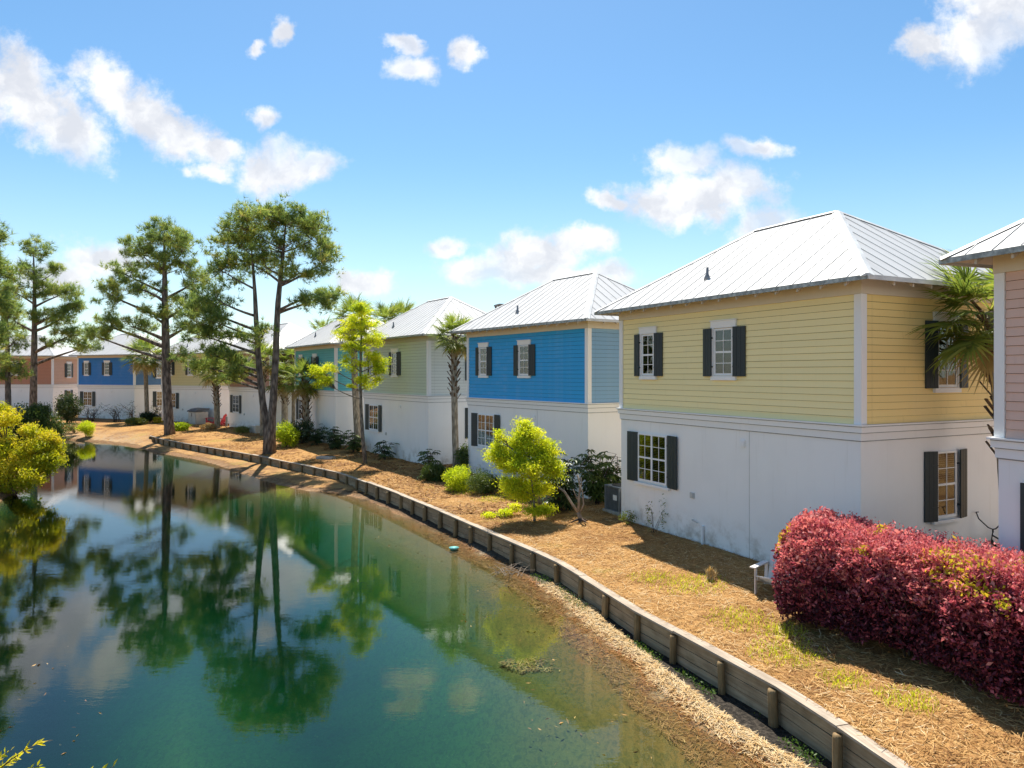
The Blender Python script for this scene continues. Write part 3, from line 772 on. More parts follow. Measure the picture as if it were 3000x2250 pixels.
yel_f = paint('yellow_siding_paint', (.98, .83, .43), .6, .06, .15, .06); yel_s = paint('yellow_side_bounce_tone', (.93, .72, .30), .6, .06)  # side yellow made warmer in colour for bounced light
blu_f = paint('blue_siding_paint', (.026, .37, .76), .5, .14, .15, .05); blu_s = paint('faded_bounce_blue_side', (.24, .43, .64), .55, .10)  # side blue paled by weathering, with sheen and bounce light painted in
sag_f = paint('sage_siding_paint', (.58, .65, .50), .6, .10); sag_s = paint('pale_sage_side', (.76, .77, .72), .6, .05)  # side colour set much paler than the front
tea_f = paint('teal_siding_paint', (.12, .46, .46), .55, .10); tea_s = paint('turquoise_side_paint', (.15, .55, .60), .55, .06)
ter_f = paint('terracotta_siding_paint', (.50, .235, .145), .6, .06); ter_s = paint('bounce_lit_terracotta_side', (.68, .42, .29), .6, .06)  # terracotta side lightened in its colour for bounced light
pin_f = paint('dusty_pink_siding_paint', (.74, .50, .41), .6, .08); sal_f = paint('salmon_siding_paint', (.50, .275, .20), .6, .06)
cre_f = paint('pale_yellow_siding_paint', (.74, .65, .34), .6, .08); nav_f = paint('deep_blue_siding_paint', (.028, .20, .56), .5, .08); nav_s = paint('dull_blue_side_paint', (.115, .235, .42), .55, .08)

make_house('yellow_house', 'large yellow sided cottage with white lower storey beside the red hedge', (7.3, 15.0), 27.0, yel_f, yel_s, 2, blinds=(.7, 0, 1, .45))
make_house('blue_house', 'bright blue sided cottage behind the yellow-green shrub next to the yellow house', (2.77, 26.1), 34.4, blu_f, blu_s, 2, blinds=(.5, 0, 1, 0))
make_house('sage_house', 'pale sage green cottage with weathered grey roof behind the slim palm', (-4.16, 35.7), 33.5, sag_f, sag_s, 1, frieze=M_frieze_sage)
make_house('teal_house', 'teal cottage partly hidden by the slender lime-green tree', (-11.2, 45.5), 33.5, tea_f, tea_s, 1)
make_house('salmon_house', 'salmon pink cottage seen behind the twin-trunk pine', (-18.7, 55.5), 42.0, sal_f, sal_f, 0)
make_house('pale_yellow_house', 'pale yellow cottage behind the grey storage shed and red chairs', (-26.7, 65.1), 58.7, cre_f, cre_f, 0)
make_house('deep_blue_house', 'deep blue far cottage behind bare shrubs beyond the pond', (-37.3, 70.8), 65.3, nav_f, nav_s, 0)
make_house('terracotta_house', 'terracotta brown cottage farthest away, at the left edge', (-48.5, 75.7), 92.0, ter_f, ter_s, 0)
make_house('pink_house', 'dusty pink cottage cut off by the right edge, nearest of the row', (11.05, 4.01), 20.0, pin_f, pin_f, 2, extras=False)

# ------------------------------------------------------------------ foliage builders
def unit(n_, rs, bias=(0, 0, 0)):
    v = rs.normal(size=(n_, 3)); v /= np.linalg.norm(v, axis=1)[:, None]; v += np.array(bias)
    return v / np.maximum(np.linalg.norm(v, axis=1)[:, None], 1e-6)
def leaf_arrays(C, size, rs, bias=(0, 0, .3), aspect=.42, jitter=.35, dirs=None):
    """one folded leaf blade (two triangles) per centre"""
    n_ = len(C); d = unit(n_, rs, bias) if dirs is None else dirs
    s = np.cross(d, unit(n_, rs)); s /= np.maximum(np.linalg.norm(s, axis=1)[:, None], 1e-6)
    u = np.cross(s, d)
    L = (size * (1 + jitter * (rs.rand(n_) * 2 - 1)))[:, None]
    V = np.stack([C - d * L * .5, C + s * L * aspect * .5 + u * L * .07, C + d * L * .5, C - s * L * aspect * .5 + u * L * .07], 1).reshape(-1, 3)
    i = np.arange(n_)[:, None] * 4
    F = np.concatenate([i + np.array([[0, 1, 2]]), i + np.array([[0, 2, 3]])], 1).reshape(-1, 3)
    return V, F
def leafmesh(name, C, size, mat, tone, rs, **kw):
    V, F = leaf_arrays(C, size, rs, **kw)
    return bigmesh(name, V, F, mat, {'tone': np.repeat(np.clip(tone, 0, 1), 4)})
def tufts(name, C, axis, ln, wd, k, mat, tone, rs, spread=.75):
    """needle tufts: k thin needles fanning from each centre about its axis"""
    n_ = len(C); d = np.repeat(axis, k, 0) + spread * rs.normal(size=(n_ * k, 3)) * .8
    d /= np.linalg.norm(d, axis=1)[:, None]
    s = np.cross(d, unit(n_ * k, rs)); s /= np.maximum(np.linalg.norm(s, axis=1)[:, None], 1e-6)
    B = np.repeat(C, k, 0); L = (ln * (.7 + .6 * rs.rand(n_ * k)))[:, None]
    V = np.stack([B - s * wd * .5, B + s * wd * .5, B + d * L], 1).reshape(-1, 3); F = np.arange(len(V)).reshape(-1, 3)
    return bigmesh(name, V, F, mat, {'tone': np.clip(np.repeat(np.repeat(tone, k) + .12 * rs.normal(size=n_ * k), 3), 0, 1)})
def bez(p, c_, q, n_=6):
    return [p * (1 - t) ** 2 + c_ * 2 * t * (1 - t) + q * t * t for t in [i / n_ for i in range(n_ + 1)]]
def ground_z(x, y):
    X, Y = np.array([x]), np.array([y])
    return float(max(zA(X, Y)[0], zB(X, Y)[0] if wallside(X, Y)[0] > 0 else -9))

# ------------------------------------------------------------------ pines
def pine(name, label, D, trunks, seed, ytop=.0, dens=26, tlen=.30):
    """trunks: list of (trunk survey points with radii, foliage masses (x, y, half width, half height, number of sprays))"""
    rs = np.random.RandomState(seed); rr = random.Random(seed)
    b0 = trunks[0][0][0]; base = P(b0[0], b0[1], D); gz = ground_z(base.x, base.y); base = Vector((base.x, base.y, gz))
    root = thing(name, label, 'pine tree', base, 0, 'pines round the pond')
    for pts, masses in trunks:
        tp = [P(x, y, D) - base for x, y, r in pts]; tr = [r for x, y, r in pts]
        tp[0].z = -.15
        dep = rr.uniform(-.3, .3)
        for i, p in enumerate(tp): p.y += dep * i / len(tp)
        mb = MB(); mb.tube(tp, tr, 12); part('trunk', mb, M_bark, root, True)
        br = MB(); allc, allt, allx = [], [], []
        for (mx, my, hw, hh, nn) in masses:
            nn = int(nn * 1.9)
            c_ = P(mx, my, D) - base; rx, rz = hw / FPX * D, hh / FPX * D; ry = max(rx, rz) * .95
            c_.y += rr.uniform(-1, 1) * (.9 if abs(mx - pts[-1][0]) > 40 else .25)
            # limb from the trunk
            zt = c_.z - rz * .4 - .33 * math.hypot(c_.x - tp[-1].x, c_.y); zt = min(max(zt, tp[-1].z * .30), tp[-1].z * .97)
            k = next((i for i in range(len(tp) - 1) if tp[i + 1].z >= zt), len(tp) - 2)
            f = (zt - tp[k].z) / max(tp[k + 1].z - tp[k].z, 1e-3); a = tp[k].lerp(tp[k + 1], min(max(f, 0), 1)); ra = tr[k] * (1 - f) + tr[k + 1] * f
            mid = (a + c_) / 2 + Vector((rr.uniform(-.3, .3), rr.uniform(-.3, .3), -.02 * (c_ - a).length + rr.uniform(-.25, .25)))
            limb = bez(a, mid, c_, 8); r_l = min(ra * .62, .05 + .010 * nn)
            br.tube(limb, [r_l * (1 - .72 * i / 8) for i in range(9)], 6)
            d = unit(nn, rs, (0, 0, .28)); rad = .25 + .95 * rs.rand(nn) ** .7
            cl = np.array(c_) + d * np.array([rx, ry, rz]) * rad[:, None]
            for q in cl:
                q = Vector(q); st = min(limb[3:], key=lambda s_: (s_ - q).length + .4 * max(0, s_.z - q.z))
                m2 = (st + q) / 2 + Vector((rr.uniform(-.15, .15), rr.uniform(-.15, .15), -.10 * (q - st).length))
                br.tube(bez(st, m2, q, 3), [.030, .024, .018, .010], 5, False)
                nt = int(dens * .68 * rr.uniform(.75, 1.25)); tone = rr.uniform(.15, .72)
                o = unit(nt, rs) * (rs.rand(nt) ** .45)[:, None] * np.array([.44, .44, .32]) * rr.uniform(.55, 1.45)
                allc.append(np.array(q) + o); allx.append(unit(nt, rs, (0, 0, .55)) + o * 1.2)
                allt.append(np.clip(tone + .16 * rs.normal(size=nt) + .25 * (rs.rand(nt) < .06), 0, 1))
        part('limbs', br, M_bark, root, True)['kind'] = 'stuff'
        C = np.vstack(allc); A = np.vstack(allx); A /= np.linalg.norm(A, axis=1)[:, None]
        kind(link('crown', tufts('crown', C, A, tlen * 1.15, .030, 11, L_pine, np.concatenate(allt), rs), root), 'stuff')
    return root

pine('pine_tree', 'twin-trunk pine with a broad round crown, tallest tree by the timber wall', 42.4, [
    ([(791, 1332, .36), (794, 1270, .27), (797, 1220, .235), (801, 1174, .215), (805, 1108, .20), (809, 1043, .19), (812, 960, .175), (816, 888, .16), (821, 839, .14), (830, 760, .10), (836, 690, .06), (842, 640, .03)],
     [(825, 645, 105, 42, 26), (745, 680, 62, 48, 15), (915, 690, 55, 60, 16), (955, 775, 30, 60, 11), (950, 868, 42, 30, 10), (880, 800, 50, 40, 8), (830, 735, 80, 45, 12), (905, 880, 40, 22, 5), (700, 760, 40, 50, 8), (770, 770, 30, 30, 5)]),
    ([(785, 1330, .33), (784, 1270, .25), (779, 1232, .215), (769, 1180, .20), (761, 1108, .185), (756, 1054, .17), (752, 1000, .16), (748, 930, .145), (745, 868, .12), (741, 810, .09), (735, 740, .05), (728, 700, .03)],
     [(690, 715, 55, 50, 12), (640, 790, 45, 65, 11), (650, 880, 45, 40, 7), (585, 905, 48, 40, 11), (640, 945, 55, 30, 9), (600, 985, 50, 26, 8), (640, 1045, 60, 32, 11), (590, 1075, 40, 24, 6), (690, 1085, 40, 25, 7), (778, 975, 22, 40, 4), (700, 990, 30, 25, 4), (650, 1110, 35, 16, 3)])], 3, dens=27)
pine('pine_tree', 'single straight pine standing at the left end of the timber wall', 55.0, [
    ([(498, 1276, .42), (495, 1240, .36), (491, 1180, .33), (487, 1100, .31), (485, 1000, .29), (483, 920, .25), (482, 840, .20), (481, 760, .12), (480, 700, .06), (480, 670, .03)],
     [(480, 700, 70, 46, 20), (410, 745, 60, 55, 14), (545, 745, 50, 60, 14), (350, 800, 42, 40, 9), (340, 870, 45, 36, 9), (420, 850, 60, 42, 9), (560, 830, 42, 50, 10), (535, 900, 45, 40, 8), (320, 955, 58, 26, 11), (295, 985, 35, 20, 5), (400, 960, 55, 26, 8), (455, 930, 45, 30, 5), (545, 960, 36, 30, 6), (480, 790, 60, 40, 8), (530, 1040, 36, 22, 4), (420, 1020, 30, 16, 2)])], 5, dens=30, tlen=.34)
pine('pine_tree', 'pine left of the deep blue house, crown over the terracotta roof', 62.0, [
    ([(96, 1252, .33), (98, 1180, .30), (100, 1100, .27), (102, 1000, .235), (103, 930, .19), (103, 850, .13), (102, 780, .07), (101, 730, .03)],
     [(101, 735, 38, 32, 9), (90, 800, 45, 40, 9), (125, 850, 48, 40, 10), (160, 800, 30, 28, 5), (185, 860, 38, 30, 8), (225, 900, 32, 32, 8), (190, 930, 45, 28, 8), (215, 985, 48, 24, 9), (240, 1015, 30, 20, 5), (130, 930, 50, 30, 7), (55, 860, 36, 40, 7), (45, 940, 36, 36, 7), (155, 1010, 30, 14, 3)])], 8, dens=28, tlen=.36)
pine('pine_tree', 'slim pine with a sparse crown near the left edge', 57.0, [
    ([(24, 1262, .25), (24, 1180, .22), (23, 1100, .19), (22, 1020, .16), (20, 950, .10), (18, 880, .05), (16, 840, .03)],
     [(16, 850, 28, 30, 6), (30, 920, 36, 30, 7), (-15, 960, 40, 40, 7), (40, 1000, 34, 28, 6), (30, 1060, 44, 26, 7), (0, 1110, 36, 24, 5), (55, 1090, 26, 16, 3)])], 12, dens=26, tlen=.34)
pine('pine_tree', 'pine cut off by the left edge, only its right side in view', 36.0, [
    ([(-72, 1395, .30), (-70, 1250, .26), (-68, 1100, .23), (-66, 950, .18), (-64, 850, .12), (-62, 750, .06), (-60, 680, .03)],
     [(-50, 690, 60, 50, 14), (-20, 790, 50, 55, 12), (-110, 780, 60, 60, 12), (-15, 890, 52, 45, 11), (-90, 900, 70, 50, 10), (-20, 985, 55, 36, 9), (-100, 1000, 60, 36, 8), (-15, 1060, 50, 26, 6)])], 15, dens=28, tlen=.30)

# ------------------------------------------------------------------ cabbage palms
def frond_mesh(seed):
    """costapalmate fan: stalk, midrib that curves down, leaflets with drooping tips"""
    rr = random.Random(seed); rs = np.random.RandomState(seed)
    V, F, tone = [], [], []
    def strip(pts, ws, nrm, tn):
        b = len(V)
        for p, w_ in zip(pts, ws):
            t = nrm * w_
            V.append(p - t); V.append(p + t); tone.extend((tn, tn))
        for i in range(len(pts) - 1): F.append((b + 2 * i, b + 2 * i + 1, b + 2 * i + 3, b + 2 * i + 2))
    stalk = [Vector((x, 0, -.10 * x * x)) for x in (0, .25, .5, .75)]
    strip(stalk, [.018, .014, .012, .010], Vector((0, 1, 0)), .75)
    n_ = 30
    for i in range(n_):
        f = i / (n_ - 1) * 2 - 1; side = 1 if f > 0 else -1; a = f * R(112)
        org = Vector((.70 + .22 * (1 - abs(f)), 0, -.06 - .05 * (1 - abs(f))))
        d = Vector((math.cos(a), math.sin(a), rr.uniform(.04, .20) + .12 * (1 - abs(f)))).normalized()
        L = (.78 - .18 * abs(f)) * rr.uniform(.85, 1.08)
        sag = rr.uniform(.10, .34); pts = [org + d * (L * t) + Vector((0, 0, -sag * t ** 2.6)) for t in (0, .35, .7, 1.0)]
        nr = d.cross(Vector((0, 0, 1))).normalized() * .8 + Vector((0, 0, rr.uniform(-.5, .5)))
        strip(pts, [.012, .026, .018, .002], nr, min(1, max(0, rr.gauss(.42, .16))))
    return bigmesh('frond', np.array([v[:] for v in V]), np.array(F), L_palm, {'tone': np.array(tone)})
FROND = [frond_mesh(s_) for s_ in (1, 2, 3, 4)]
def dead_frond_mesh():
    me = FROND[0].copy(); a = me.attributes['tone']; a.data.foreach_set('value', np.full(len(me.vertices), .99, np.float32)); return me
FDEAD = dead_frond_mesh()
def palm(label, base, crown, r_tr, size, seed, nf=30, boots=(.55, 1.0), bootw=1.6, low=-55, dead=3):
    rr = random.Random(seed); base = Vector(base); base.z = ground_z(base.x, base.y); crown = Vector(crown)
    root = thing('palm_tree', label, 'palm tree', base, 0, 'cabbage palms between the cottages')
    tip = crown - base; mid = tip * .5 + Vector((rr.uniform(-.12, .12), rr.uniform(-.12, .12), 0))
    pts = bez(Vector((0, 0, -.15)), mid, tip, 10); rad = [r_tr * (1.25 if i == 0 else 1.0 - .1 * i / 10) for i in range(11)]
    mb = MB(); mb.tube(pts, rad, 12); part('trunk', mb, M_palmbark, root, True)
    bt = MB(); z0, z1 = boots[0] * tip.z, boots[1] * tip.z; k = 0; z = z0
    while z < z1 - .05:
        f = z / tip.z; i = min(int(f * 10), 9); c_ = pts[i].lerp(pts[i + 1], f * 10 - i); t = k * 2.4; grow = r_tr * (.75 + bootw * .35 * (z - z0) / (z1 - z0))
        o = Vector((math.cos(t), math.sin(t), 0)); L = rr.uniform(.22, .42)
        bt.beam(c_ + o * grow * .6, c_ + o * (grow + L * .55) + Vector((0, 0, L)), .085, .03, o); z += .045 * .30 / .22; k += 1
    if bt.v: kind(part('leaf_bases', bt, M_boot, root), 'stuff')
    for i in range(nf):
        el = R(78 - (78 - low) * ((i + .5) / nf) ** .85 + rr.uniform(-9, 9)); az = i * 2.39996 + rr.uniform(-.25, .25)
        me = FROND[i % 4] if i < nf - dead else FDEAD
        o = link('frond', me, root, pts[-1] + Vector((0, 0, .02))); o.rotation_mode = 'XYZ'
        o.rotation_euler = (rr.uniform(-.3, .3), -el, az); s_ = size * rr.uniform(.88, 1.1); o.scale = (s_, s_, s_)
    return root
def PG(px, D, z=.75): return ((px - 1500) / FPX * D, D, z)
palm('slim palm between the sage house and the blue house', PG(1337, 34.4), P(1331, 985, 34.4), .16, .86, 21, 32, (.52, 1), 1.7)
palm('palm growing between the yellow house and the pink house', (10.66, 15.30, .75), P(2903, 912, 15.3), .17, 1.08, 22, 42, (.45, 1), 1.5, -62)
palm('palm rooted in front of the pale yellow house beside the red chairs', PG(636, 60.0), P(628, 1085, 60.0), .24, 1.25, 23, 30, (.35, 1), 1.5)
palm('palm with a dark booted trunk in front of the teal house', PG(897, 48.2), P(892, 1112, 48.2), .24, 1.10, 24, 30, (.25, 1), 1.7)
palm('palm right of the twin-trunk pine, crown against the salmon house', PG(834, 54.8), P(834, 1115, 54.8), .25, 1.15, 25, 26, (.5, 1), 1.4)
palm('taller palm behind the twin-trunk pine, fronds beside the teal eave', PG(862, 55.8), P(862, 1062, 55.8), .22, 1.15, 26, 26, (.6, 1), 1.2)
palm('pale slender palm in front of the deep blue house corner', PG(431, 68.0), P(424, 1040, 68.0), .20, 1.45, 27, 34, (.82, 1), 1.6, -60, 6)
palm('tall palm behind the slender lime-green tree', PG(1050, 44.9), P(1036, 932, 44.9), .22, 1.10, 28, 30, (.8, 1), 1.3)
palm('palm top showing above the left slope of the sage roof', PG(1128, 58.0), P(1128, 945, 58.0), .2, 1.25, 29, 30, (.8, 1), 1.2)
palm('palm top farther right above the sage roof', PG(1178, 60.0), P(1176, 935, 60.0), .2, 1.25, 30, 30, (.8, 1), 1.2)
palm('small palm top above the ridge of the teal roof', PG(948, 72.0), P(946, 975, 72.0), .2, 1.2, 31, 26, (.8, 1), 1.2)
palm('palm crown tucked behind the left trunk of the twin-trunk pine', PG(770, 53.0), P(773, 1058, 53.0), .2, 1.1, 32, 26, (.7, 1), 1.2)

# ------------------------------------------------------------------ shrubs, hedge, small trees
def ball_points(c_, r, n_, rs, shell=.55):
    d = unit(n_, rs); k = 1 - (1 - shell) * rs.rand(n_) ** 1.3 * 1.0
    w1 = rs.normal(size=(4, 3)) * 3.2; k = k * (1 + .11 * np.cos(d @ w1.T + rs.rand(4) * 6).sum(1))
    return np.array(c_) + d * np.array(r) * (k * (1 + .10 * rs.normal(size=n_)))[:, None]
def shrub(name, label, cat, base, balls, leaf, mat, seed, tone=(.5, .2), group=None, stems=6, stem_r=.018, bias=(0, 0, .35), aspect=.42, stem_mat=None, low=0.02, shell=.5):
    """balls: (dx, dy, dz, rx, ry, rz, leaves) about the base"""
    rs = np.random.RandomState(seed); rr = random.Random(seed)
    base = Vector(base); base.z = ground_z(base.x, base.y)
    root = thing(name, label, cat, base, 0, group)
    Cs, Ts = [], []
    for (x, y, z, rx, ry, rz, n_) in balls:
        p = ball_points((x, y, z), (rx, ry, rz), n_, rs, shell); p = p[p[:, 2] > low]
        bl = rr.gauss(0, tone[1] * .5)
        lump = .5 * np.sin(p[:, 0] * 5.1 / max(rx, .3) + x) * np.cos(p[:, 2] * 4.3 / max(rz, .3) + z)
        Cs.append(p); Ts.append(tone[0] + bl + tone[1] * (rs.normal(size=len(p)) * .6 + lump * .6))
    kind(link('crown', leafmesh('crown', np.vstack(Cs), leaf, mat, np.concatenate(Ts), rs, bias=bias, aspect=aspect), root), 'stuff')
    if stems:
        mb = MB()
        for k in range(stems):
            x, y, z, rx, ry, rz, n_ = balls[k % len(balls)]
            q = Vector((x + rr.uniform(-.5, .5) * rx, y + rr.uniform(-.5, .5) * ry, z + rr.uniform(-.2, .6) * rz))
            a = Vector((rr.uniform(-.1, .1), rr.uniform(-.1, .1), -.08)); m_ = Vector((q.x * .35, q.y * .35, q.z * .6))
            mb.tube(bez(a, m_, q, 5), [stem_r * (1 - .13 * i) for i in range(6)], 6)
        kind(part('stems', mb, stem_mat or M_twig, root, True), 'stuff')
    return root

# red hedge: a clipped run of shrubs in front of the pink house
def hedge():
    rs = np.random.RandomState(77)
    a, b = np.array([5.72, 13.62]), np.array([8.75, 7.9]); L = np.linalg.norm(b - a); d = (b - a) / L; nrm = np.array([-d[1], d[0]])
    # nrm points away from the house, to the pond
    if nrm[0] > 0: nrm = -nrm
    gz = ground_z(6.6, 11.5); root = thing('hedge', 'long burgundy-red hedge with lime green shoots in front of the pink house', 'hedge', (*(a + d * L / 2), gz))
    N = 120000
    s = rs.rand(N) * (L + .9) - .45
    th = rs.rand(N) * 2 * np.pi
    # rounded box section (superellipse), end rounded off
    ex = np.clip(np.maximum(-s, s - L) / .45, 0, 1); endf = np.sqrt(np.clip(1 - ex ** 2, 0, 1)) * .5 + .5 * (1 - ex ** 4)
    wv = .93 + .13 * np.sin(s * 1.9 + .6) + .07 * np.sin(s * 4.3); hv = .93 + .05 * np.sin(s * 2.2 + 1) + .04 * np.sin(s * 5.1) - .05 * np.clip(s - 2.2, 0, 2) / 2
    ct, st = np.cos(th), np.sin(th); p_ = .74
    cx = np.sign(ct) * np.abs(ct) ** p_; cz = np.sign(st) * np.abs(st) ** p_
    dep = rs.rand(N) ** 2.2 * .32
    lump = .12 * vnoise(s * 1.0, th * 1.1, 2.1) * 2 + .085 * vnoise(s, th * 1.3, 5.3) * 2
    k = (1 - dep + lump + .03 * rs.normal(size=N)) * endf
    taper = np.where(cz < 0, 1 + .10 * cz, 1)      # narrower foot
    x = cx * wv * k * taper; z = .95 + cz * hv * k
    hole = vnoise(s * 1.0, th * 1.4, 2.7) + .5 * vnoise(s, th * 1.5, 6.1)
    m = (z > .12) & ~((hole < -.16 - .30 * np.clip(cz + .25, 0, 1)) & (cx > 0) & (rs.rand(N) < .8)); s, x, z, th, dep, cz, cx = s[m], x[m], z[m], th[m], dep[m], cz[m], cx[m]; N = len(s)
    xy = a + np.outer(s, d) + np.outer(x, nrm) - (a + d * L / 2)
    C = np.stack([xy[:, 0], xy[:, 1], z], 1)
    out = np.stack([nrm[0] * cx, nrm[1] * cx, cz * .9 + .25], 1) * .75
    dr = unit(N, rs) + out; dr /= np.linalg.norm(dr, axis=1)[:, None]
    patch = vnoise(s, th * .8, 3.1) + .6 * vnoise(s, th, 8)
    tone = .47 + .24 * rs.normal(size=N) + .40 * patch + .38 * np.clip(cz, -.7, 1) - .25 * (dep > .12)  # tone adds sunlit top, shaded foot and inside to the redder new growth
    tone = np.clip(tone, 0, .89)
    # sprigs that grow back green
    for (ss, tt, rad) in ((-.1, 2.5, .22), (-.25, 2.2, .22), (1.55, 2.3, .12), (2.9, 1.7, .25), (3.0, 2.15, .25), (3.3, 2.5, .16), (3.7, 1.4, .25), (4.2, 2.1, .15), (3.9, 2.7, .12), (4.6, 1.2, .22), (2.3, 1.1, .16), (2.6, 2.0, .22), (3.4, 1.9, .2), (4.9, 1.8, .2), (1.3, 1.5, .1), (3.6, 2.4, .16), (2.8, 2.55, .14)):
        g = (np.hypot(s - ss, (th - (math.pi - tt)) * .8) < rad * (.6 + .8 * rs.rand(N))) & (rs.rand(N) < .48) & (dep < .16); tone[g] = .93 + .07 * rs.rand(g.sum())
    nI = 26000; si = rs.rand(nI) * (L + .5) - .25; xi = rs.uniform(-.5, .5, nI); zi = rs.uniform(.2, 1.6, nI)
    pi_ = a + np.outer(si, d) + np.outer(xi, nrm) - (a + d * L / 2)
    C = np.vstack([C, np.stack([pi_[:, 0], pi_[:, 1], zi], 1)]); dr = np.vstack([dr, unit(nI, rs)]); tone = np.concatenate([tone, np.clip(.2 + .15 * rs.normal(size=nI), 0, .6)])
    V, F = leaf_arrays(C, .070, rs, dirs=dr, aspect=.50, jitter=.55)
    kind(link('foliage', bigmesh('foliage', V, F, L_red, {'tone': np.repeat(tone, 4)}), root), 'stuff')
    # soft new shoots sticking out of the top
    ns = 1700; ss = rs.rand(ns) * L; xx = (rs.rand(ns) * 2 - 1) * .7; Cc, Dd = [], []
    for i in range(ns):
        p = a + d * ss[i] + nrm * xx[i] - (a + d * L / 2); h0 = .95 + .86 * (1 - .22 * abs(xx[i]) ** 3)
        ax = Vector((rs.normal() * .35, rs.normal() * .35, 1)).normalized(); l_ = .06 + .20 * rs.rand() ** 2
        for j in range(5):
            Cc.append((p[0] + ax.x * l_ * j / 4, p[1] + ax.y * l_ * j / 4, h0 + ax.z * l_ * j / 4)); Dd.append((ax.x + rs.normal() * .7, ax.y + rs.normal() * .7, ax.z * .8 + rs.normal() * .3))
    Cc = np.array(Cc); Dd = np.array(Dd); Dd /= np.linalg.norm(Dd, axis=1)[:, None]
    V, F = leaf_arrays(Cc, .055, rs, dirs=Dd, aspect=.45)
    kind(link('new_shoots', bigmesh('new_shoots', V, F, L_red, {'tone': np.repeat(.66 + .2 * rs.rand(len(Cc)), 4)}), root), 'stuff')
    mb = MB(); rr = random.Random(4)
    for k_ in range(70):
        s_ = rr.uniform(.2, L - .2); p = a + d * s_ + nrm * rr.uniform(-.2, .3) - (a + d * L / 2); p = Vector((*p, -.05))
        q = p + Vector((*(d * rr.uniform(-.5, .5) + nrm * rr.uniform(-.4, .85)), rr.uniform(.7, 1.3)))
        mb.tube(bez(p, (p + q) / 2 + Vector((0, 0, .2)), q, 5), [.022, .02, .017, .014, .01, .006], 6)
    kind(part('stems', mb, M_twig, root, True), 'stuff')
hedge()

# gold-green wax myrtle on the left bank
def myrtle(label, D, spots, leaf, n_per, seed, z0=.05, cat='shrub'):
    rs = np.random.RandomState(seed); rr = random.Random(seed)
    b = P(spots[0][0], 1400, D); base = Vector((b.x, b.y, ground_z(b.x, b.y)))
    root = thing('wax_myrtle', label, cat, base, 0)
    Cs, Ts = [], []; mb = MB()
    for (px, py, rpx, dd) in spots:
        c_ = P(px, py, D + dd) - base; r = rpx / FPX * D
        k = max(9, int(13 * r * r))
        for _ in range(k):
            u = unit(1, rs, (0, -.15, .25))[0] * r * rs.uniform(.55, 1.0); pr = rs.uniform(.28, .5)
            cc_ = np.array(c_) + u; p = ball_points(cc_, (pr, pr, pr * .8), n_per, rs, .3); p = p[p[:, 2] + base.z > z0]
            t = rr.uniform(.25, .85); Cs.append(p); Ts.append(t + .16 * rs.normal(size=len(p)))
            if _ % 3 == 0: mb.tube(bez(Vector((rr.uniform(-.2, .2), rr.uniform(-.2, .2), -.2)), Vector((c_.x * .5, c_.y * .5, c_.z * .6)), Vector(cc_), 5), [.05, .045, .04, .03, .02, .012], 5)
    kind(link('crown', leafmesh('crown', np.vstack(Cs), leaf, L_gold, np.concatenate(Ts), rs, bias=(0, 0, .5), aspect=.36), root), 'stuff')
    kind(part('stems', mb, M_twig, root, True), 'stuff')
myrtle('big gold-green bush leaning over the water at the left edge', 32.6, [(30, 1270, 70, .3), (-60, 1290, 90, .8), (95, 1300, 60, -.2), (130, 1345, 48, -.3), (55, 1350, 80, -.6), (-50, 1380, 80, -.5), (100, 1390, 55, -.8), (20, 1400, 60, -1.0), (150, 1300, 28, .2), (-10, 1220, 45, .8), (-150, 1330, 90, .8)], .125, 330, 41)

def sprig_shrub():
    """leafy branch tips of a bank shrub close to the viewpoint, bottom left"""
    rs = np.random.RandomState(9); rr = random.Random(9); D = 6.2
    base = P(-170, 2500, D); base = Vector((base.x - .9, base.y, ground_z(base.x - .9, base.y)))
    root = thing('bank_shrub', 'yellow-green leafy branch tips at the bottom left corner', 'shrub', base)
    mb = MB(); C, Dd, T = [], [], []
    tips = [(125, 2172, 0), (30, 2200, .1), (60, 2215, .15), (115, 2243, -.1), (0, 2215, .2), (335, 2246, -.25), (-40, 2180, .3), (-60, 2240, .1), (20, 2262, -.1), (-120, 2150, .4), (-160, 2230, .2), (80, 2275, .1)]
    for (tx, ty, dd) in tips:
        q = P(tx, ty, D + dd) - base; p = Vector((rr.uniform(-.1, .1), rr.uniform(-.1, .1), -.1)); m_ = Vector((q.x * .45, q.y * .45, q.z * .86)); pts = bez(p, m_, q, 14)
        mb.tube(pts, [.022 * (1 - i / 15.5) for i in range(15)], 6)
        ax = (pts[-1] - pts[-5]).normalized()
        for j in range(46):
            f = rr.random() ** .8; i = 14 - int(f * 4.9); c_ = pts[max(i - 1, 0)].lerp(pts[i], rr.random()); rad = Vector(unit(1, rs)[0]); v_ = (ax * 1.0 + rad * .75).normalized()
            C.append(c_ + v_ * .035); Dd.append(v_); T.append(min(1, max(0, rr.gauss(.68, .18))))
    V, F = leaf_arrays(np.array([c_[:] for c_ in C]), .075, rs, dirs=np.array([v_[:] for v_ in Dd]), aspect=.34)
    kind(link('foliage', bigmesh('foliage', V, F, L_gold, {'tone': np.repeat(np.array(T), 4)}), root), 'stuff')
    kind(part('branches', mb, M_twig, root, True), 'stuff')
sprig_shrub()

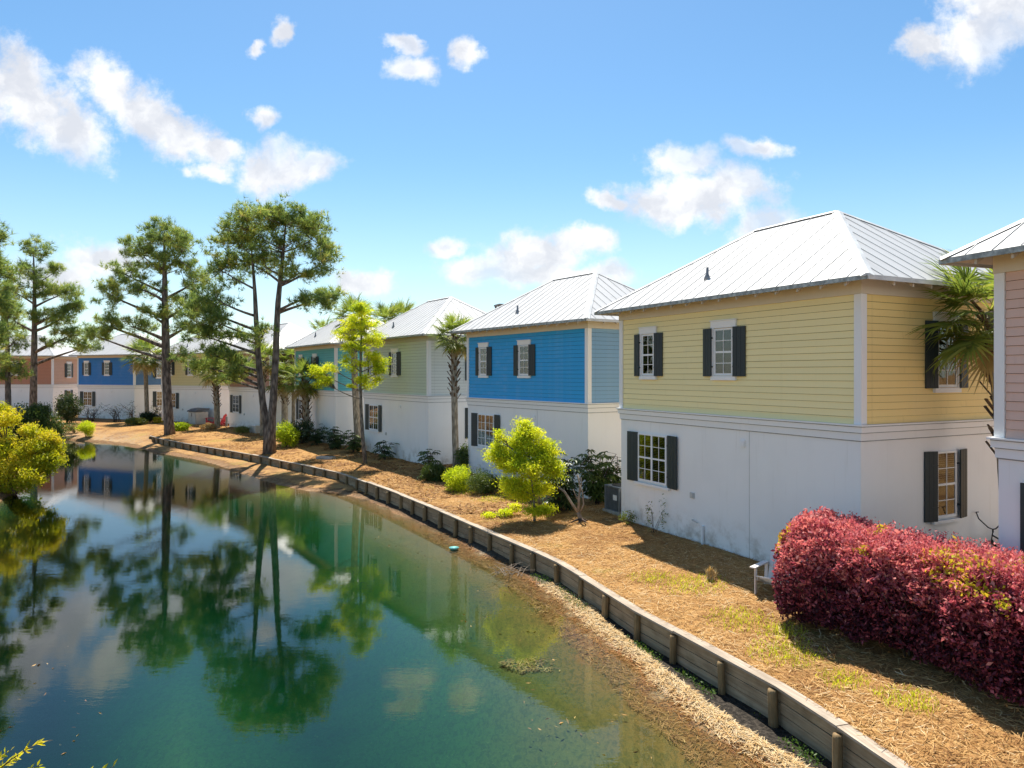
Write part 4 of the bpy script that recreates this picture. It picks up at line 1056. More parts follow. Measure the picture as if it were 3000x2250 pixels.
def airy_tree(name, label, cat, D, trunk, masses, leaf, mat, seed, n_per=900, bark_=None, trunk_r=(.10, .02), tone=(.55, .2), bias=(0, 0, .4), aspect=.3, droop=0.0):
    rs = np.random.RandomState(seed); rr = random.Random(seed)
    b = P(*trunk[0], D); base = Vector((b.x, b.y, ground_z(b.x, b.y))); root = thing(name, label, cat, base)
    tp = [P(x, y, D) - base for x, y in trunk]; tp[0].z = -.1; nn = len(tp)
    mb = MB(); mb.tube(tp, [trunk_r[0] + (trunk_r[1] - trunk_r[0]) * i / (nn - 1) for i in range(nn)], 10); part('trunk', mb, bark_ or M_greybark, root, True)
    br = MB(); Cs, Ts = [], []
    for (mx, my, hw, hh, k) in masses:
        c_ = P(mx, my, D) - base; rx, rz = hw / FPX * D, hh / FPX * D; c_.y += rr.uniform(-.5, .5) * rx
        zt = max(tp[0].z + .4, min(tp[-1].z * .96, c_.z - .4 * abs(c_.x - tp[-1].x) - rz * .5)); i = next((i for i in range(nn - 1) if tp[i + 1].z >= zt), nn - 2)
        f = (zt - tp[i].z) / max(tp[i + 1].z - tp[i].z, 1e-3); a = tp[i].lerp(tp[i + 1], min(1, max(0, f)))
        lim = bez(a, (a + c_) / 2 + Vector((0, 0, -.12 * (c_ - a).length)), c_, 6); br.tube(lim, [.035 * (1 - .11 * j) for j in range(7)], 6)
        for _ in range(int(k * 2.3)):
            u = unit(1, rs)[0] * np.array([rx, max(rx, rz) * .9, rz]) * rs.uniform(.25, 1.2); q = np.array(c_) + u
            br.tube(bez(lim[4], (lim[4] + Vector(q)) / 2 + Vector((0, 0, .05)), Vector(q), 3), [.014, .011, .008, .004], 4, False)
            pr = rs.uniform(.10, .30); p = ball_points(q, (pr * 1.5, pr * 1.5, pr * .75), int(n_per * (pr / .22) ** 1.6), rs, .05); t = rr.gauss(*tone)
            Cs.append(p); Ts.append(t + .13 * rs.normal(size=len(p)))
    kind(part('limbs', br, bark_ or M_greybark, root, True), 'stuff')
    kind(link('crown', leafmesh('crown', np.vstack(Cs), leaf, mat, np.concatenate(Ts), rs, bias=bias, aspect=aspect), root), 'stuff')
    return root
airy_tree('lime_tree', 'slender lime-green young tree in front of the teal and sage houses', 'tree', 36.9,
          [(1071, 1364), (1066, 1320), (1062, 1270), (1058, 1200), (1056, 1120), (1057, 1040), (1059, 980), (1060, 930), (1061, 890)],
          [(1060, 905, 24, 24, 7), (1040, 945, 45, 26, 10), (1075, 955, 36, 28, 9), (1020, 985, 46, 26, 9), (1090, 990, 30, 24, 6), (1045, 1020, 46, 26, 9), (1030, 1065, 40, 22, 6), (1085, 1050, 26, 24, 4), (935, 1085, 26, 16, 5), (950, 1115, 32, 18, 7), (975, 1080, 22, 12, 3),
           (1110, 1060, 22, 20, 5), (1095, 1045, 20, 18, 3), (1115, 1085, 18, 14, 4), (1065, 1110, 24, 16, 5), (1080, 1130, 16, 10, 2), (1028, 1130, 14, 8, 2), (1100, 1110, 16, 12, 2)], .10, L_lime, 51, 150, None, (.115, .03))
airy_tree('lime_shrub', 'tall bright yellow-green shrub in front of the blue house', 'shrub', 22.7,
          [(1566, 1526), (1566, 1490), (1563, 1450), (1556, 1400), (1552, 1350), (1550, 1290)],
          [(1545, 1265, 30, 34, 10), (1520, 1310, 42, 34, 12), (1580, 1320, 40, 34, 12), (1470, 1330, 34, 22, 8), (1465, 1290, 14, 26, 4), (1600, 1350, 30, 30, 9), (1545, 1360, 60, 30, 16), (1500, 1370, 40, 22, 8), (1620, 1375, 18, 20, 5), (1510, 1420, 34, 30, 9), (1575, 1430, 34, 30, 7), (1530, 1455, 36, 22, 7), (1570, 1495, 36, 18, 6), (1600, 1490, 20, 14, 3), (1615, 1315, 16, 18, 3)], .085, L_lime, 52, 190, None, (.05, .012), (.58, .2))

def fatsia(label, px, D, h, n_, seed, mat=None, spread=.55, leaf=.30, base_=None):
    """big hand-shaped leaves on upright canes"""
    rs = np.random.RandomState(seed); rr = random.Random(seed); x = (px - 1500) / FPX * D if base_ is None else base_[0]; y = D if base_ is None else base_[1]
    root = thing('fatsia_shrub', label, 'shrub', (x, y, ground_z(x, y)), 0, 'big-leaved shrubs by the walls')
    V, F, T = [], [], []; mb = MB()
    n_ = int(n_ * 2.2)
    for k in range(max(4, n_ // 12)):
        top = Vector((rr.gauss(0, spread * .5), rr.gauss(0, spread * .5), h * rr.uniform(.45, 1.0))); mb.tube(bez(Vector((rr.uniform(-.08, .08), rr.uniform(-.08, .08), -.05)), Vector((top.x * .3, top.y * .3, top.z * .6)), top, 5), [.022, .02, .018, .016, .014, .012], 6)
        m_ = max(6, n_ // max(4, n_ // 12))
        for j in range(m_):
            f = 1 - .88 * (j / m_) ** 1.1; c0 = Vector((top.x * f, top.y * f, top.z * f)); az = rr.uniform(0, 6.283); st = rr.uniform(.15, .42); o = Vector((math.cos(az), math.sin(az), rr.uniform(-.1, .45))).normalized()
            c1 = c0 + o * st; mb.tube([c0, c1], [.006, .004], 4, False)
            nr = (Vector((0, 0, 1)) + o * rr.uniform(.1, .7)).normalized(); e1 = (o - nr * o.dot(nr)).normalized(); e2 = nr.cross(e1); L = leaf * rr.uniform(.7, 1.15); t = min(1, max(0, rr.gauss(.45, .22)))
            for q in range(7):
                a = R(-120 + 40 * q); dd = e1 * math.cos(a) + e2 * math.sin(a); ss = nr.cross(dd); l_ = L * (.62 if q in (0, 6) else (.85 if q in (1, 5) else 1)); b = len(V)
                V += [c1, c1 + dd * l_ * .55 + ss * l_ * .15, c1 + dd * l_ - nr * l_ * .22, c1 + dd * l_ * .55 - ss * l_ * .15]; F += [(b, b + 1, b + 2), (b, b + 2, b + 3)]; T += [t] * 4
    kind(link('foliage', bigmesh('foliage', np.array([v[:] for v in V]), np.array(F), mat or L_green, {'tone': np.array(T)}), root), 'stuff')
    kind(part('stems', mb, M_twig, root, True), 'stuff'); return root
fatsia('tall big-leaved shrub beside the air conditioner of the yellow house', 1748, 25.0, 1.95, 70, 61, None, .62, .30)
fatsia('dark big-leaved shrub right behind the bright yellow-green shrub', 1642, 24.0, 1.75, 80, 62, L_dark, .85, .30)
fatsia('small big-leaved plant at the near corner of the sage house', 1258, 34.4, .9, 18, 63, None, .35, .28)
fatsia('leaning big-leaved plant in front of the sage lower window', 1128, 38.6, 1.35, 26, 64, L_dark, .55, .26)
fatsia('dark leafy shrub at the foot of the teal house corner', 985, 43.6, 1.35, 70, 65, L_dark, .65, .26)
fatsia('leafy shrub beside the tall palm trunk left of the sage house', 1036, 42.0, 1.25, 46, 66, L_green, .6, .26)
fatsia('dark shrub left of the teal corner, third from the tall palm trunk', 928, 45.6, 1.25, 46, 67, L_dark, .6, .26)
fatsia('shrub squeezed behind the air conditioner against the yellow house', 1806, 25.6, 1.9, 30, 68, None, .3, .26)

GS = 'low shrubs on the straw bank'
def sx(px, D): return ((px - 1500) / FPX * D, D, .7)
shrub('rounded_shrub', 'rounded yellow-green shrub left of the dark clipped one by the blue house', 'shrub', sx(1335, 28.6), [(0, 0, .48, .58, .55, .48, 5200), (.2, -.2, .35, .5, .5, .38, 2600)], .07, L_lime, 71, (.42, .25), GS, 8)
shrub('rounded_shrub', 'dark green clipped shrub below the blue house window', 'shrub', sx(1412, 27.6), [(0, 0, .42, .62, .58, .42, 6500), (.25, .0, .38, .42, .5, .36, 3000)], .055, L_green, 72, (.45, .25), GS, 8)
shrub('spiky_shrub', 'dark strap-leaved clump left of the rounded yellow-green shrub', 'shrub', sx(1278, 31.0), [(0, 0, .30, .55, .5, .38, 2600)], .24, L_green, 73, (.4, .2), GS, 5, aspect=.14, bias=(0, 0, .9))
shrub('leafy_shrub', 'thin shrub in front of the air conditioner between sage and blue houses', 'shrub', sx(1358, 33.2), [(0, 0, .75, .35, .35, .6, 1500)], .10, L_green, 74, (.5, .25), GS, 8)
shrub('leafy_shrub', 'sunlit yellow-green shrub just right of the twin-trunk pine', 'shrub', sx(838, 45.0), [(0, 0, .95, .75, .7, .6, 2600), (.2, 0, .5, .6, .6, .5, 1800)], .11, L_lime, 75, (.30, .2), GS, 9)
shrub('leafy_shrub', 'dark green shrub under the booted palm of the teal house', 'shrub', sx(888, 47.0), [(0, 0, .85, .8, .7, .7, 3200), (-.5, 0, .6, .6, .6, .5, 1500)], .11, L_dark, 76, (.5, .25), GS, 9)
shrub('juniper', 'low olive juniper left of the white storage box', 'shrub', sx(709, 54.5), [(0, 0, .28, .62, .5, .30, 2600)], .10, L_green, 77, (.75, .2), GS, 4, aspect=.2)
shrub('leafy_shrub', 'large dark green bush behind the gold-green bush at the far bank', 'shrub', sx(95, 57.0), [(0, 0, 1.7, 1.7, 1.3, 1.5, 8000), (-1.4, 0, 1.4, 1.3, 1.1, 1.3, 4500), (1.4, .0, 1.1, 1.3, 1, 1.1, 5000), (.5, 0, 2.6, .9, .8, .6, 2500)], .15, L_green, 78, (.4, .25), GS, 10, .03)
shrub('leafy_shrub', 'dark glossy bush at the left corner of the deep blue house', 'shrub', sx(198, 66.0), [(0, 0, 1.5, 1.0, 1.0, 1.1, 5500), (0, 0, .8, .8, .8, .7, 2200)], .15, L_dark, 79, (.45, .25), GS, 8, .03)
shrub('leafy_shrub', 'small bright yellow-green bush at the water edge of the far bank', 'shrub', sx(253, 58.0), [(0, 0, .85, .62, .6, .48, 3000), (.2, 0, .45, .4, .4, .4, 1000)], .10, L_lime, 80, (.5, .2), GS, 8)
shrub('leafy_shrub', 'thin little bush left of the bright yellow-green one on the far bank', 'shrub', sx(218, 60.0), [(0, 0, .5, .5, .45, .42, 700), (-.5, 0, .4, .35, .35, .35, 400)], .10, L_green, 81, (.85, .2), GS, 8)
shrub('fern', 'spreading fern below the pale slender palm', 'plant', sx(398, 64.0), [(0, 0, .35, .95, .6, .28, 900)], .40, L_green, 82, (.75, .25), GS, 4, aspect=.12, bias=(0, 0, .5))
shrub('cycad', 'dark feathery cycad at the foot of the pale slender palm', 'plant', sx(434, 66.0), [(0, 0, .55, .75, .7, .38, 700)], .55, L_dark, 83, (.4, .25), GS, 3, aspect=.10, bias=(0, 0, .35))
shrub('fern', 'yellow-green fern at the foot of the single straight pine', 'plant', sx(528, 58.0), [(0, 0, .35, .75, .6, .3, 900)], .36, L_lime, 84, (.22, .2), GS, 4, aspect=.12, bias=(0, 0, .5))
shrub('grass_clump', 'small yellow grass clump right of the dark cycad', 'plant', sx(460, 66.0), [(0, 0, .3, .42, .4, .28, 500)], .28, L_gold, 85, (.7, .2), GS, 0, aspect=.10, bias=(0, 0, 1.1))
shrub('grass_clump', 'dry grass clump at the foot of the palm by the red chairs', 'plant', sx(610, 59.5), [(0, 0, .22, .6, .5, .22, 700)], .34, L_straw, 86, (.8, .2), GS, 0, aspect=.08, bias=(0, 0, .9))
shrub('grass_clump', 'small yellow grass tuft in front of the yellow house shadow', 'plant', sx(2083, 15.9), [(0, 0, .13, .10, .10, .12, 160)], .22, L_straw, 87, (.85, .15), GS, 0, aspect=.08, bias=(0, 0, 1.4))
shrub('leafy_shrub', 'fallen leafy yellow-green branch with pale wood on the straw', 'plant', sx(1478, 23.4), [(0, 0, .16, .30, .22, .14, 420), (-.5, -.1, .10, .25, .2, .10, 300), (.35, .25, .28, .22, .2, .16, 320)], .08, L_lime, 88, (.6, .2), GS, 7, .03, stem_mat=M_dead)
shrub('leafy_shrub', 'young weedy shoots against the yellow house wall left of the drain pipe', 'plant', sx(1920, 20.6), [(-.18, 0, .5, .12, .1, .45, 90), (.2, -.05, .55, .12, .1, .5, 90)], .06, L_green, 89, (.7, .2), GS, 6, .008)
shrub('leafy_shrub', 'small weed clump at the far corner of the yellow house', 'plant', sx(1838, 21.7), [(0, 0, .22, .28, .2, .2, 300)], .07, L_green, 90, (.8, .2), GS, 5, .008)
shrub('leafy_shrub', 'little vine tangle at the foot of the blue house wall', 'plant', sx(1452, 28.6), [(0, 0, .10, .35, .15, .1, 120)], .06, L_green, 91, (.3, .2), GS, 4, .008)

def bare_shrub(label, px, D, h, w_, seed, leaves=60, n_=9, group='bare shrubs before the deep blue house', mat=None):
    rr = random.Random(seed); rs = np.random.RandomState(seed); x, y, _ = sx(px, D)
    root = thing('bare_shrub', label, 'shrub', (x, y, ground_z(x, y)), 0, group); mb = MB(); tips = []
    for k in range(n_):
        a = Vector((rr.uniform(-.25, .25) * w_, rr.uniform(-.2, .2), -.05)); q = Vector((rr.gauss(0, w_ * .42), rr.gauss(0, w_ * .3), h * rr.uniform(.6, 1.0))); s_ = bez(a, Vector((a.x * 1.2 + rr.uniform(-.2, .2), 0, q.z * .6)), q, 6)
        mb.tube(s_, [.028 * (1 - .12 * i) for i in range(7)], 5)
        for j in range(7):
            b = s_[rr.randint(2, 6)]; t = b + Vector((rr.gauss(0, .28), rr.gauss(0, .2), rr.uniform(-.05, .4))); mb.tube([b, (b + t) / 2 + Vector((0, 0, .03)), t], [.012, .009, .005], 4, False); tips.append(t)
    kind(part('branches', mb, mat or M_twig, root, True), 'stuff')
    if leaves:
        C = np.array([tips[rr.randrange(len(tips))][:] for _ in range(leaves)]) + rs.normal(size=(leaves, 3)) * .07
        kind(link('foliage', leafmesh('foliage', C, .11, L_dark, .4 + .2 * rs.normal(size=leaves), rs), root), 'stuff')
bare_shrub('leggy half-bare shrub under the deep blue house window', 272, 68.6, 1.55, 1.9, 101, 160, 12)
bare_shrub('half-bare shrub right of the deep blue house window, low stems', 340, 67.6, 1.65, 1.3, 102, 130, 9)
bare_shrub('half-bare shrub nearest the right corner of the deep blue house', 384, 67.2, 1.9, 1.0, 103, 110, 7)
bare_shrub('reddish half-bare shrub by the side wall of the deep blue house', 456, 70.0, 2.0, 1.2, 104, 220, 9)
# dead forked stump on the straw
dl = Vector(sx(1700, 22.3)); dl.z = ground_z(dl.x, dl.y)
dr_ = thing('dead_stump', 'bleached forked dead stump with two bare limbs on the straw', 'tree stump', dl)
mb = MB(); V3 = lambda x, z, y=0: Vector((x, y, z))
mb.tube([V3(.02, -.1), V3(.0, .1), V3(-.04, .22), V3(-.07, .30)], [.085, .07, .065, .05], 9)
for pts, r in (([V3(-.05, .26), V3(-.25, .55, -.05), V3(-.5, .95, -.1), V3(-.72, 1.12, -.1)], .045), ([V3(-.06, .28), V3(-.04, .7, .05), V3(.0, 1.1, .05), V3(-.08, 1.45, .1)], .042), ([V3(.0, .3), V3(.10, .55, -.05), V3(.06, .95, -.1), V3(-.02, 1.15, -.1)], .026), ([V3(.0, .95, .05), V3(.05, 1.2, .08), V3(.03, 1.36, .1)], .02), ([V3(-.03, .6, .03), V3(-.18, .9, .1), V3(-.22, 1.0, .1)], .016)):
    mb.tube(pts, [r * (1 - .12 * i) for i in range(len(pts))], 7)
part('limb', mb, M_dead, dr_, True)
rt = MB()
for az in (200, 255, 310, 20): a = R(az); rt.tube([V3(0, .10), Vector((math.cos(a) * .2, math.sin(a) * .2, .04)), Vector((math.cos(a) * .42, math.sin(a) * .42, -.03))], [.045, .03, .015], 6)
part('roots', rt, M_twig, dr_, True)['kind'] = 'stuff'

# broadleaf trees far behind the roofs
def far_tree(label, px, py, D, r, seed):
    b = P(px, py, D); rs = np.random.RandomState(seed); base = Vector((b.x, b.y, .8)); root = thing('oak_tree', label, 'tree', base, 0, 'trees beyond the cottages'); h = b.z - .8
    mb = MB(); mb.tube([(0, 0, -.2), (.1, 0, h * .4), (0, .1, h * .8)], [.4, .3, .15], 9); part('trunk', mb, M_greybark, root, True)
    Cs, Ts = [], []
    for k in range(26):
        u = unit(1, rs, (0, 0, .2))[0] * r * rs.uniform(.5, 1) * np.array([1.25, 1.1, .7]); p = ball_points((u[0], u[1], h - r * .5 + u[2]), (r * .36, r * .36, r * .26), 260, rs, .4); Cs.append(p); Ts.append(rs.uniform(.2, .9) + .15 * rs.normal(size=len(p)))
    kind(link('crown', leafmesh('crown', np.vstack(Cs), .26, L_green, np.concatenate(Ts), rs), root), 'stuff')
far_tree('rounded green tree showing between the terracotta and deep blue roofs', 235, 1030, 96, 4.2, 111)
far_tree('green tree beyond the gap left of the deep blue roof ridge', 285, 1050, 104, 4.0, 112)
far_tree('green treetop behind the ridge of the pale yellow house', 600, 1075, 100, 3.6, 113)

# ------------------------------------------------------------------ yard things
M_plas = simple('cream_resin', (.62, .58, .52), .55, .35, 0, .06, 3); M_lid = simple('slate_resin_lid', (.10, .115, .135), .5, .4, 0, .1, 4)
M_blackm = simple('black_metal', (.02, .02, .022), .4, .5, .4, .1); M_redp = simple('red_resin', (.62, .05, .07), .45, .4, 0, .08, 4); M_whitew = simple('white_painted_wood', (.80, .80, .78), .5, .35, 0, .06, 5)
M_acg = simple('grey_enamel', (.23, .25, .26), .5, .4, .2, .1, 6); M_conc = simple('pale_concrete', (.46, .44, .41), .9, .2, 0, .12, 5, .3); M_rub = simple('black_rubber', (.016, .016, .016), .8, .2); M_orange = simple('orange_rim', (.60, .12, .05), .4, .5, .2); M_chrome = simple('worn_chrome', (.50, .50, .50), .3, .5, .9)
def ac_unit(label, pos, rz):
    t = thing('air_conditioner', label, 'air conditioner', (pos[0], pos[1], ground_z(pos[0], pos[1])), rz, 'outdoor condenser units')
    mb = MB(); mb.b2((-.46, -.46, -.08), (.46, .46, .09)); part('pad', mb, M_conc, t)
    mb = MB(); mb.b2((-.36, -.36, .095), (.36, .36, .80)); part('coil', mb, M_blackm, t)
    for s_ in (-1, 1):
        for q in (-1, 1):
            m2 = MB(); m2.b2((s_ * .385 - .03, q * .385 - .03, .09), (s_ * .385 + .03, q * .385 + .03, .84)); part('corner_post', m2, M_acg, t)
    m3 = MB()
    for k in range(16):
        f = -.34 + .68 * k / 15
        for s_ in (-1, 1): m3.b2((f - .008, s_ * .375 - .008, .10), (f + .008, s_ * .375 + .008, .82)); m3.b2((s_ * .375 - .008, f - .008, .10), (s_ * .375 + .008, f + .008, .82))
    kind(part('louvre_bars', m3, M_acg, t), 'stuff')
    m4 = MB(); m4.b2((-.42, -.42, .845), (.42, .42, .885)); part('top', m4, M_acg, t); m5 = MB(); m5.lathe([(.33, .885), (.33, .905), (.29, .905), (.29, .888)], 24); part('fan_ring', m5, M_blackm, t)
    m6 = MB(); m6.b2((-.424, -.30, .45), (-.419, -.08, .62)); part('data_plate', m6, M_whitew, t)
ac_unit('grey air conditioner at the far corner of the yellow house', (3.62, 23.55), R(27))
ac_unit('dark air conditioner in the gap between sage and blue houses', (-1.95, 33.95), R(34))

# storage shed with slate lid
sh0 = Vector(sx(581, 65.0)); sh0.z = ground_z(sh0.x, sh0.y)
st = thing('storage_shed', 'grey resin storage shed with slate lid in front of the pale yellow house', 'storage shed', sh0, R(58.7 - 12))
mb = MB(); mb.b2((-.55, -.78, -.05), (.55, .78, 1.10)); part('body', mb, M_plas, st)
for s_ in (-1, 1):
    m2 = MB(); m2.b2((-.585, s_ * .385 - .36, .06), (-.553, s_ * .385 + .36, 1.04)); part('door', m2, M_plas, st)
m2 = MB(); pr = [(-.66, 1.10), (.62, 1.26), (.66, 1.40), (.30, 1.44), (-.30, 1.36), (-.68, 1.17)]; m2.add([(x, y, z) for y in (-.86, .86) for x, z in pr], [tuple(range(6)), tuple(range(11, 5, -1))] + [(i, (i + 1) % 6 + 0, (i + 1) % 6 + 6, i + 6)[::-1] for i in range(6)]); part('lid', m2, M_lid, st)
m2 = MB(); m2.b2((-.60, -.05, .80), (-.587, .05, 1.0)); m2.tube([(-.60, -.06, .80), (-.62, -.06, .72), (-.62, .06, .72), (-.60, .06, .80)], .012, 6); part('latch', m2, M_blackm, st)

def deck_box(label, p, rz):
    p = Vector(p); p.z = ground_z(p.x, p.y); t = thing('deck_box', label, 'storage box', p, rz)
    m = MB(); vs = [(-.33, -.58, 0), (.33, -.58, 0), (.33, .58, 0), (-.33, .58, 0), (-.37, -.64, .58), (.37, -.64, .58), (.37, .64, .58), (-.37, .64, .58)]; m.add([(a, b, c_ - .03) for a, b, c_ in vs], [(3, 2, 1, 0), (4, 5, 6, 7), (0, 1, 5, 4), (1, 2, 6, 5), (2, 3, 7, 6), (3, 0, 4, 7)]); part('body', m, M_plas, t)
    m = MB(); m.b2((-.40, -.67, .555), (.40, .67, .60)); m.b2((-.36, -.62, .60), (.36, .62, .625)); part('lid', m, M_whitew, t)
deck_box('white resin storage box left of the twin-trunk pine', sx(752, 55.0), R(42))
def adirondack(label, p, rz, mat, group=None, s=1.0):
    p = Vector(p); p.z = ground_z(p.x, p.y) + .003; t = thing('adirondack_chair', label, 'chair', p, rz, group); t.scale = (s, s, s)
    # faces -x
    for k in range(5):
        x = -.30 + .105 * k; m = MB(); m.box((x, 0, .37 - .06 * k / 2 - .02 * k), (.095, .52, .022), Matrix.Rotation(R(14), 3, 'Y')); part('seat_slat', m, mat, t)
    for k in range(5):
        y = -.2 + .1 * k; L = .82 - .10 * abs(k - 2) ** 1.3 * .5; m = MB(); a = Vector((.18, y * .9, .20)); d = Vector((.38, y * .22, .92)).normalized(); m.beam(a, a + d * L, .088, .02, (-.92, 0, .38)); part('back_slat', m, mat, t)
    for s_ in (-1, 1):
        m = MB(); m.b2((-.40, s_ * .31 - .06, .545), (.30, s_ * .31 + .06, .568)); part('armrest', m, mat, t)
        m = MB(); m.b2((-.34, s_ * .285 - .012, 0), (-.25, s_ * .285 + .012, .544)); part('front_leg', m, mat, t)
        m = MB(); m.beam((-.30, s_ * .255, .33), (.52, s_ * .255, .045), .022, .09); part('rear_leg', m, mat, t)
        m = MB(); m.beam((.22, s_ * .285, .10), (.27, s_ * .285, .544), .022, .07, (0, 1, 0)); part('arm_support', m, mat, t)
    m = MB(); m.beam((.33, -.30, .52), (.33, .30, .52), .02, .06); part('back_rail', m, mat, t); return t
adirondack('red adirondack chair right of the palm trunk by the storage shed', sx(645, 63.2), R(-8), M_redp, 'red adirondack chairs', 1.12)
adirondack('red adirondack chair left of the palm trunk, next to the storage shed', sx(617, 64.2), R(20), M_redp, 'red adirondack chairs', 1.12)
adirondack('white adirondack chair half hidden behind the left end of the red hedge', (5.50, 15.0, .7), R(48), M_whitew)
# small posts and boxes
def post(label, p, h, wd, mat, cat='post'):
    p = Vector(p); p.z = ground_z(p.x, p.y); t = thing('marker_post', label, cat, p); m = MB(); m.b2((-wd / 2, -wd / 2, -.1), (wd / 2, wd / 2, h)); part('shaft', m, mat, t); m = MB(); m.b2((-wd / 2 - .01, -wd / 2 - .01, h + .001), (wd / 2 + .01, wd / 2 + .01, h + .02)); part('cap', m, mat, t)
post('grey post at the far corner of the salmon house', sx(664, 62.2), .85, .14, M_acg); post('short grey post at the left corner of the pale yellow house', sx(470, 69.0), .7, .14, M_acg)
bx = Vector(sx(955, 39.2)); bx.z = ground_z(bx.x, bx.y); t = thing('drain_box', 'low weathered timber drain box sunk in the straw', 'timber box', bx, R(-20))
for (a, b) in (((-.5, -.2, 0), (.5, -.16, .14)), ((-.5, .16, 0), (.5, .2, .14)), ((-.5, -.158, 0), (-.46, .158, .14)), ((.46, -.158, 0), (.5, .158, .14))):
    m = MB(); m.b2(a, b); part('side_board', m, M_conc, t)
m = MB(); m.b2((-.458, -.158, .0), (.458, .158, .10)); part('lid', m, M_acg, t)
# floating bowl
m = MB(); m.lathe([(.02, .012), (.10, .015), (.145, .06), (.155, .062), (.15, .05), (.11, -.01), (.02, -.02)], 20)
M_turq = simple('turquoise_plastic', (.22, .62, .60), .4, .4); bw = part('floating_bowl', m, M_turq, None, True, (-1.76, 21.75, .0)); tag(bw, 'small turquoise bowl floating on the pond', 'bowl')
# rock on the far bank
rk = Vector(sx(147, 61.0)); rk.z = ground_z(rk.x, rk.y); m = MB(); m.lathe([(.05, -.2), (.75, -.1), (.85, .1), (.6, .32), (.3, .42), (.05, .44)], 9)
m.v = [(x * 1.2 + .12 * math.sin(y * 7 + z * 5), y + .1 * math.cos(x * 6), z + .05 * math.sin(x * 9)) for x, y, z in m.v]; rko = part('boulder', m, simple('pinkish_stone', (.36, .26, .21), .9, .2, 0, .2, 4, .5), None, False, rk); tag(rko, 'pinkish boulder on the far bank under the large dark bush', 'rock')

# bicycle leaning at the back of the yellow house side wall
def bicycle():
    n_ = Vector((math.cos(R(27)), math.sin(R(27)), 0)); o = Vector((7.3, 15.0, 0)) + n_ * 3.80 + Vector((.454, -.891, 0)) * .42
    t = thing('bicycle', 'black beach cruiser bicycle leaning behind the corner of the pink house', 'bicycle', (o.x, o.y, ground_z(o.x, o.y) + .0), R(27))
    r = .365
    for x, nm in ((0, 'front_wheel'), (1.12, 'rear_wheel')):
        wh = link(nm, None, t, (x, 0, r))
        ring = lambda rad, th, k=24: [(rad * math.cos(2 * math.pi * i / k), 0, rad * math.sin(2 * math.pi * i / k)) for i in range(k + 1)]
        m = MB(); m.tube(ring(r - .03, 0), .03, 8, False); part('tyre', m, M_rub, wh, True); m = MB(); m.tube(ring(r - .065, 0), .014, 6, False); part('rim', m, M_orange, wh, True)
        m = MB()
        for k in range(14): a = k * math.pi / 7; m.tube([(0, .02 * (-1) ** k, 0), ((r - .07) * math.cos(a), 0, (r - .07) * math.sin(a))], .002, 3, False)
        m.tube([(0, -.05, 0), (0, .05, 0)], .02, 8); kind(part('spokes', m, M_chrome, wh), 'stuff')
    m = MB(); m.tube([(0, -.06, r), (.03, -.055, .6), (.10, 0, .72), (.16, 0, .92)], .013, 7); m.tube([(0, .06, r), (.03, .055, .6), (.10, 0, .72)], .013, 7); part('fork', m, M_blackm, t, True)
    m = MB(); m.tube([(.13, 0, .84), (.4, 0, .72), (.72, 0, .70)], .018, 8); m.tube([(.11, 0, .74), (.35, 0, .5), (.62, 0, .30)], .02, 8); m.tube([(.62, 0, .30), (.74, 0, .82)], .016, 8); m.tube([(.62, 0, .30), (1.12, .05, r)], .01, 6); m.tube([(.72, 0, .70), (1.12, .05, r)], .01, 6); part('frame', m, M_blackm, t, True)
    m = MB(); m.tube([(.22, -.36, 1.30), (.10, -.34, 1.31), (.06, -.26, 1.18), (.12, -.08, 1.0), (.16, 0, .97), (.12, .08, 1.0), (.06, .26, 1.18), (.10, .34, 1.31), (.22, .36, 1.30)], .014, 8); m.tube([(.16, 0, .90), (.16, 0, .98)], .018, 8); part('handlebar', m, M_blackm, t, True)
    m = MB(); m.lathe([(.02, .86), (.10, .87), (.12, .90), (.09, .94), (.02, .945)], 12, (.80, 0, 0)); m.v = [((x - .80) * 1.4 + .80, y, z) for x, y, z in m.v]; part('saddle', m, M_rub, t, True)
    m = MB(); m.tube([(.62, -.09, .30), (.62, .09, .30)], .02, 8); m.tube([(.62, .09, .30), (.74, .10, .22)], .009, 6); m.tube([(.62, -.09, .30), (.50, -.10, .38)], .009, 6); m.b2((.69, .10, .205), (.79, .18, .225)); m.b2((.45, -.18, .37), (.55, -.10, .39)); part('crank', m, M_chrome, t)
bicycle()
# louvred stack behind the blue roof
tw = thing('louvred_tower', 'grey louvred rooftop tower peeking over the blue house roof', 'tower', (*PG(1476, 62.0)[:2], .8), R(20))
m = MB(); m.b2((-.62, -.62, -.2), (.62, .62, 9.75)); part('shaft', m, M_acg, tw); m = MB(); m.b2((-.68, -.68, 10.42), (.68, .68, 10.55)); part('cap', m, M_acg, tw)
for a, b in ((-.62, -.62), (.48, -.62), (-.62, .48), (.48, .48)):
    m = MB(); m.b2((a, b, 9.751), (a + .14, b + .14, 10.419)); part('corner_post', m, M_acg, tw)
for k in range(5):
    m = MB(); m.b2((-.47, -.50, 9.80 + k * .12), (.47, .50, 9.86 + k * .12)); part('louvre', m, M_pipe, tw)

